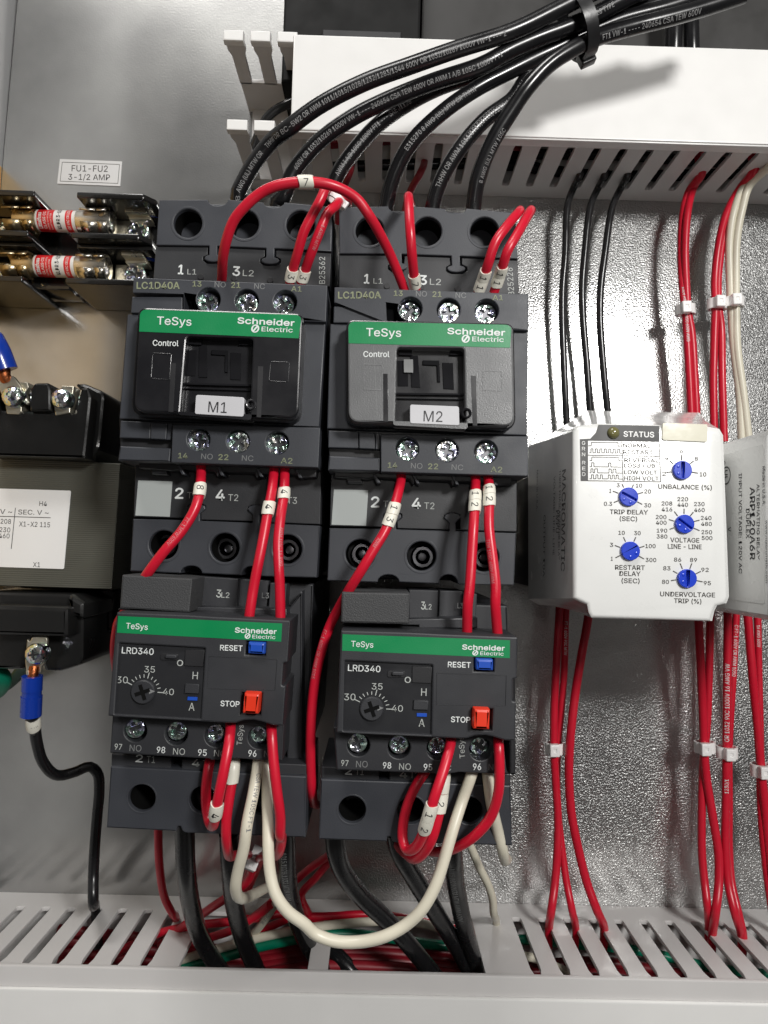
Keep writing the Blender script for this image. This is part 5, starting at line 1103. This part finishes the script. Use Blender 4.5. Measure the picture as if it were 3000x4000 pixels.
wire('third black cable of the bundle, diving under the second one over the duct cover', 'U 440,1480,72 470,1300,74 530,1130,76 650,960,77 800,800,78 1000,660,79 1200,560,80 1450,475,81 W 0,385,82 200,300,82 420,200,83 650,110,83 900,40,83 1150,-40,83', 2.7, BLK, 'cable', 'cable', ub,
     prints=[bp('AWM I A/B 105C 1000V FT1 --- SAE J1128', ('U', 520, 1150))])
wire('fourth black cable from the left of contactor M2, printed near its top bend', 'U 830,1500,72 845,1330,74 890,1150,77 1000,935,81 1200,735,83 1420,580,84 1659,455,84 W 150,380,84 300,310,84 450,235,84 700,130,84 1000,50,84 1250,-30,84', 2.7, BLK, 'cable', 'cable', ub,
     prints=[bp('E315270 8 AWG (UL) MTW OR THHW', ('U', 985, 970))])
wire('fifth black cable, from the middle of contactor M2', 'U 1130,1500,72 1145,1340,74 1200,1165,77 1330,950,80 1490,770,81 1659,645,81 W 100,500,81 220,390,81 380,300,81 550,215,81 900,120,82 1200,40,82 1480,-40,82', 2.7, BLK, 'cable', 'cable', ub,
     prints=[bp('THHW OR AWM 1011/1015/1028/1232/1283/1344', ('U', 1180, 1220), 1.9)])
wire('lowest black cable of the bundle, from the right of contactor M2', 'U 1395,1500,72 1410,1340,74 1440,1150,78 1530,925,82 W 0,715,85 100,570,87 240,420,88 400,315,88 560,240,87 800,170,86 1000,120,86 1250,50,86 1500,-30,86', 2.75, BLK, 'cable', 'cable', ub,
     prints=[bp('8 AWG (UL) MTW 105C', ('U', 1440, 1180), 1.7, -.5), bp('FT1 VW-1 ---- 240654 CSA TEW 600V', ('W', 560, 240), 1.9, -.2)])
wire('thin black wire crossing behind the cut duct fingers at the top', 'R 1180,790,30 1080,830,30 900,915,30 780,1040,28 700,1220,24 640,1380,20 600,1500,14 560,1700,6', 1.9, 'thin_black_wire')
wire('left of two upright black leads behind the cable bundle', 'W 1050,-80,30 1050,150,30 1045,330,28 1040,420,26', 3.6, BLK, 'cable', 'cable')
wire('right of two upright black leads behind the cable bundle', 'W 1160,-80,30 1160,100,30 1165,330,28 1170,420,26', 3.2, BLK, 'cable', 'cable')

# ------------------------------------------------------------------ cable ties
def tie(label, q, z, a, b, wdt, ang, m='nylon', head=True, hs=1.0, hx=0., name='cable_tie', depth=None, head_t=90):
    """strap of width wdt round a bundle whose run in the picture plane has angle ang (deg from down); a lateral, b depth half axes"""
    c = P(q, z); t = math.radians(ang); dn = np.array([math.sin(t), -math.cos(t), 0]); lt = np.array([math.cos(t), math.sin(t), 0]); up = np.array([0, 0, 1.])
    mb = MB(); n = 26; v = []; f = []
    for i in range(n):
        k = 2*math.pi*i/n
        for rad, off in ((0, -.5), (0, .5), (.75, .5), (.75, -.5)):
            v.append(c+lt*math.cos(k)*(a+rad)+up*math.sin(k)*(b+rad)+dn*wdt*off)
    for i in range(n):
        j = (i+1) % n
        for s in range(4): s2 = (s+1) % 4; f.append((i*4+s, i*4+s2, j*4+s2, j*4+s))
    mb.add(v, f, m)
    o = mb.build(name); tag(o, label, 'cable tie')
    if head:
        mb = MB(); k = math.radians(head_t); h = c+lt*(math.cos(k)*(a+.6)+hx)+up*(math.sin(k)*(b+.7))
        w2, l2, d2 = 2.0*hs, 2.5*hs, 1.9*hs
        v, f = slab_vf([rr([(-w2, -l2), (w2, -l2), (w2, l2), (-w2, l2)], .5*hs), [(-.45*hs, -.7*hs), (.55*hs, -.7*hs), (.55*hs, .5*hs), (-.45*hs, .5*hs)]], d2, -d2*.6, .45*hs, 2)
        mb.add([h+lt*p[0]+dn*p[1]+up*p[2] for p in v], f, m)
        v, f = slab_vf([[(-.8*hs, -1.3*hs), (1.*hs, -1.3*hs), (1.*hs, 1.1*hs), (-.8*hs, 1.1*hs)]], d2*.8, -d2*.5, .05); mb.add([h+lt*p[0]+dn*p[1]+up*p[2] for p in v], f, m)
        mb.build('tie_head', o)
    return o
tie('white nylon tie round the red pair above the first relay', Z['M'](1122, 848), 18.5, 3.6, 2.6, 4.2, 4, hx=-1.2)
tie('white nylon tie round the red pair between the relays, above', Z['M'](1328, 812), 18.8, 3.4, 2.6, 4.4, 0, hx=-.4)
tie('white nylon tie round the cream wire pair above the second relay', Z['M'](1434, 800), 19.5, 3.8, 2.7, 4.2, 3, hx=-.6)
tie('white nylon tie round the left red wires below the first relay', Z['K'](232, 720), 19.5, 3.4, 2.6, 4.4, 2, hx=-1.2)
tie('white nylon tie round the crossing red wires, left of two close ties', Z['K'](1040, 714), 20, 3.6, 2.8, 4.4, 2, hx=-1.5)
tie('white nylon tie round the printed red wires, right of two close ties', Z['K'](1160, 742), 19.5, 3.6, 3.0, 4.6, 0, hx=-.8)
tie('white nylon tie round the red pair at the right edge, lowest one', Z['K'](1344, 838), 19, 3.6, 2.9, 5.0, 2, hx=-.8)
tie('clear tie with cut tail round the red wires between the load cables', Z['p'](930, 600), 72, 3.4, 3.2, 3.0, 70, hs=.8)
tie('clear tie hooked round the right wire marked 3 below the arch', Z['Y'](1040, 600), 113, 2.6, 2.4, 1.8, -35, hs=.45, head_t=10)
tie('black nylon tie strapped round the bundle of supply cables', Z['W'](425, 168), 86, 10.2, 9.5, 4.4, -63, 'black_nylon', hs=1.1, head_t=-28)
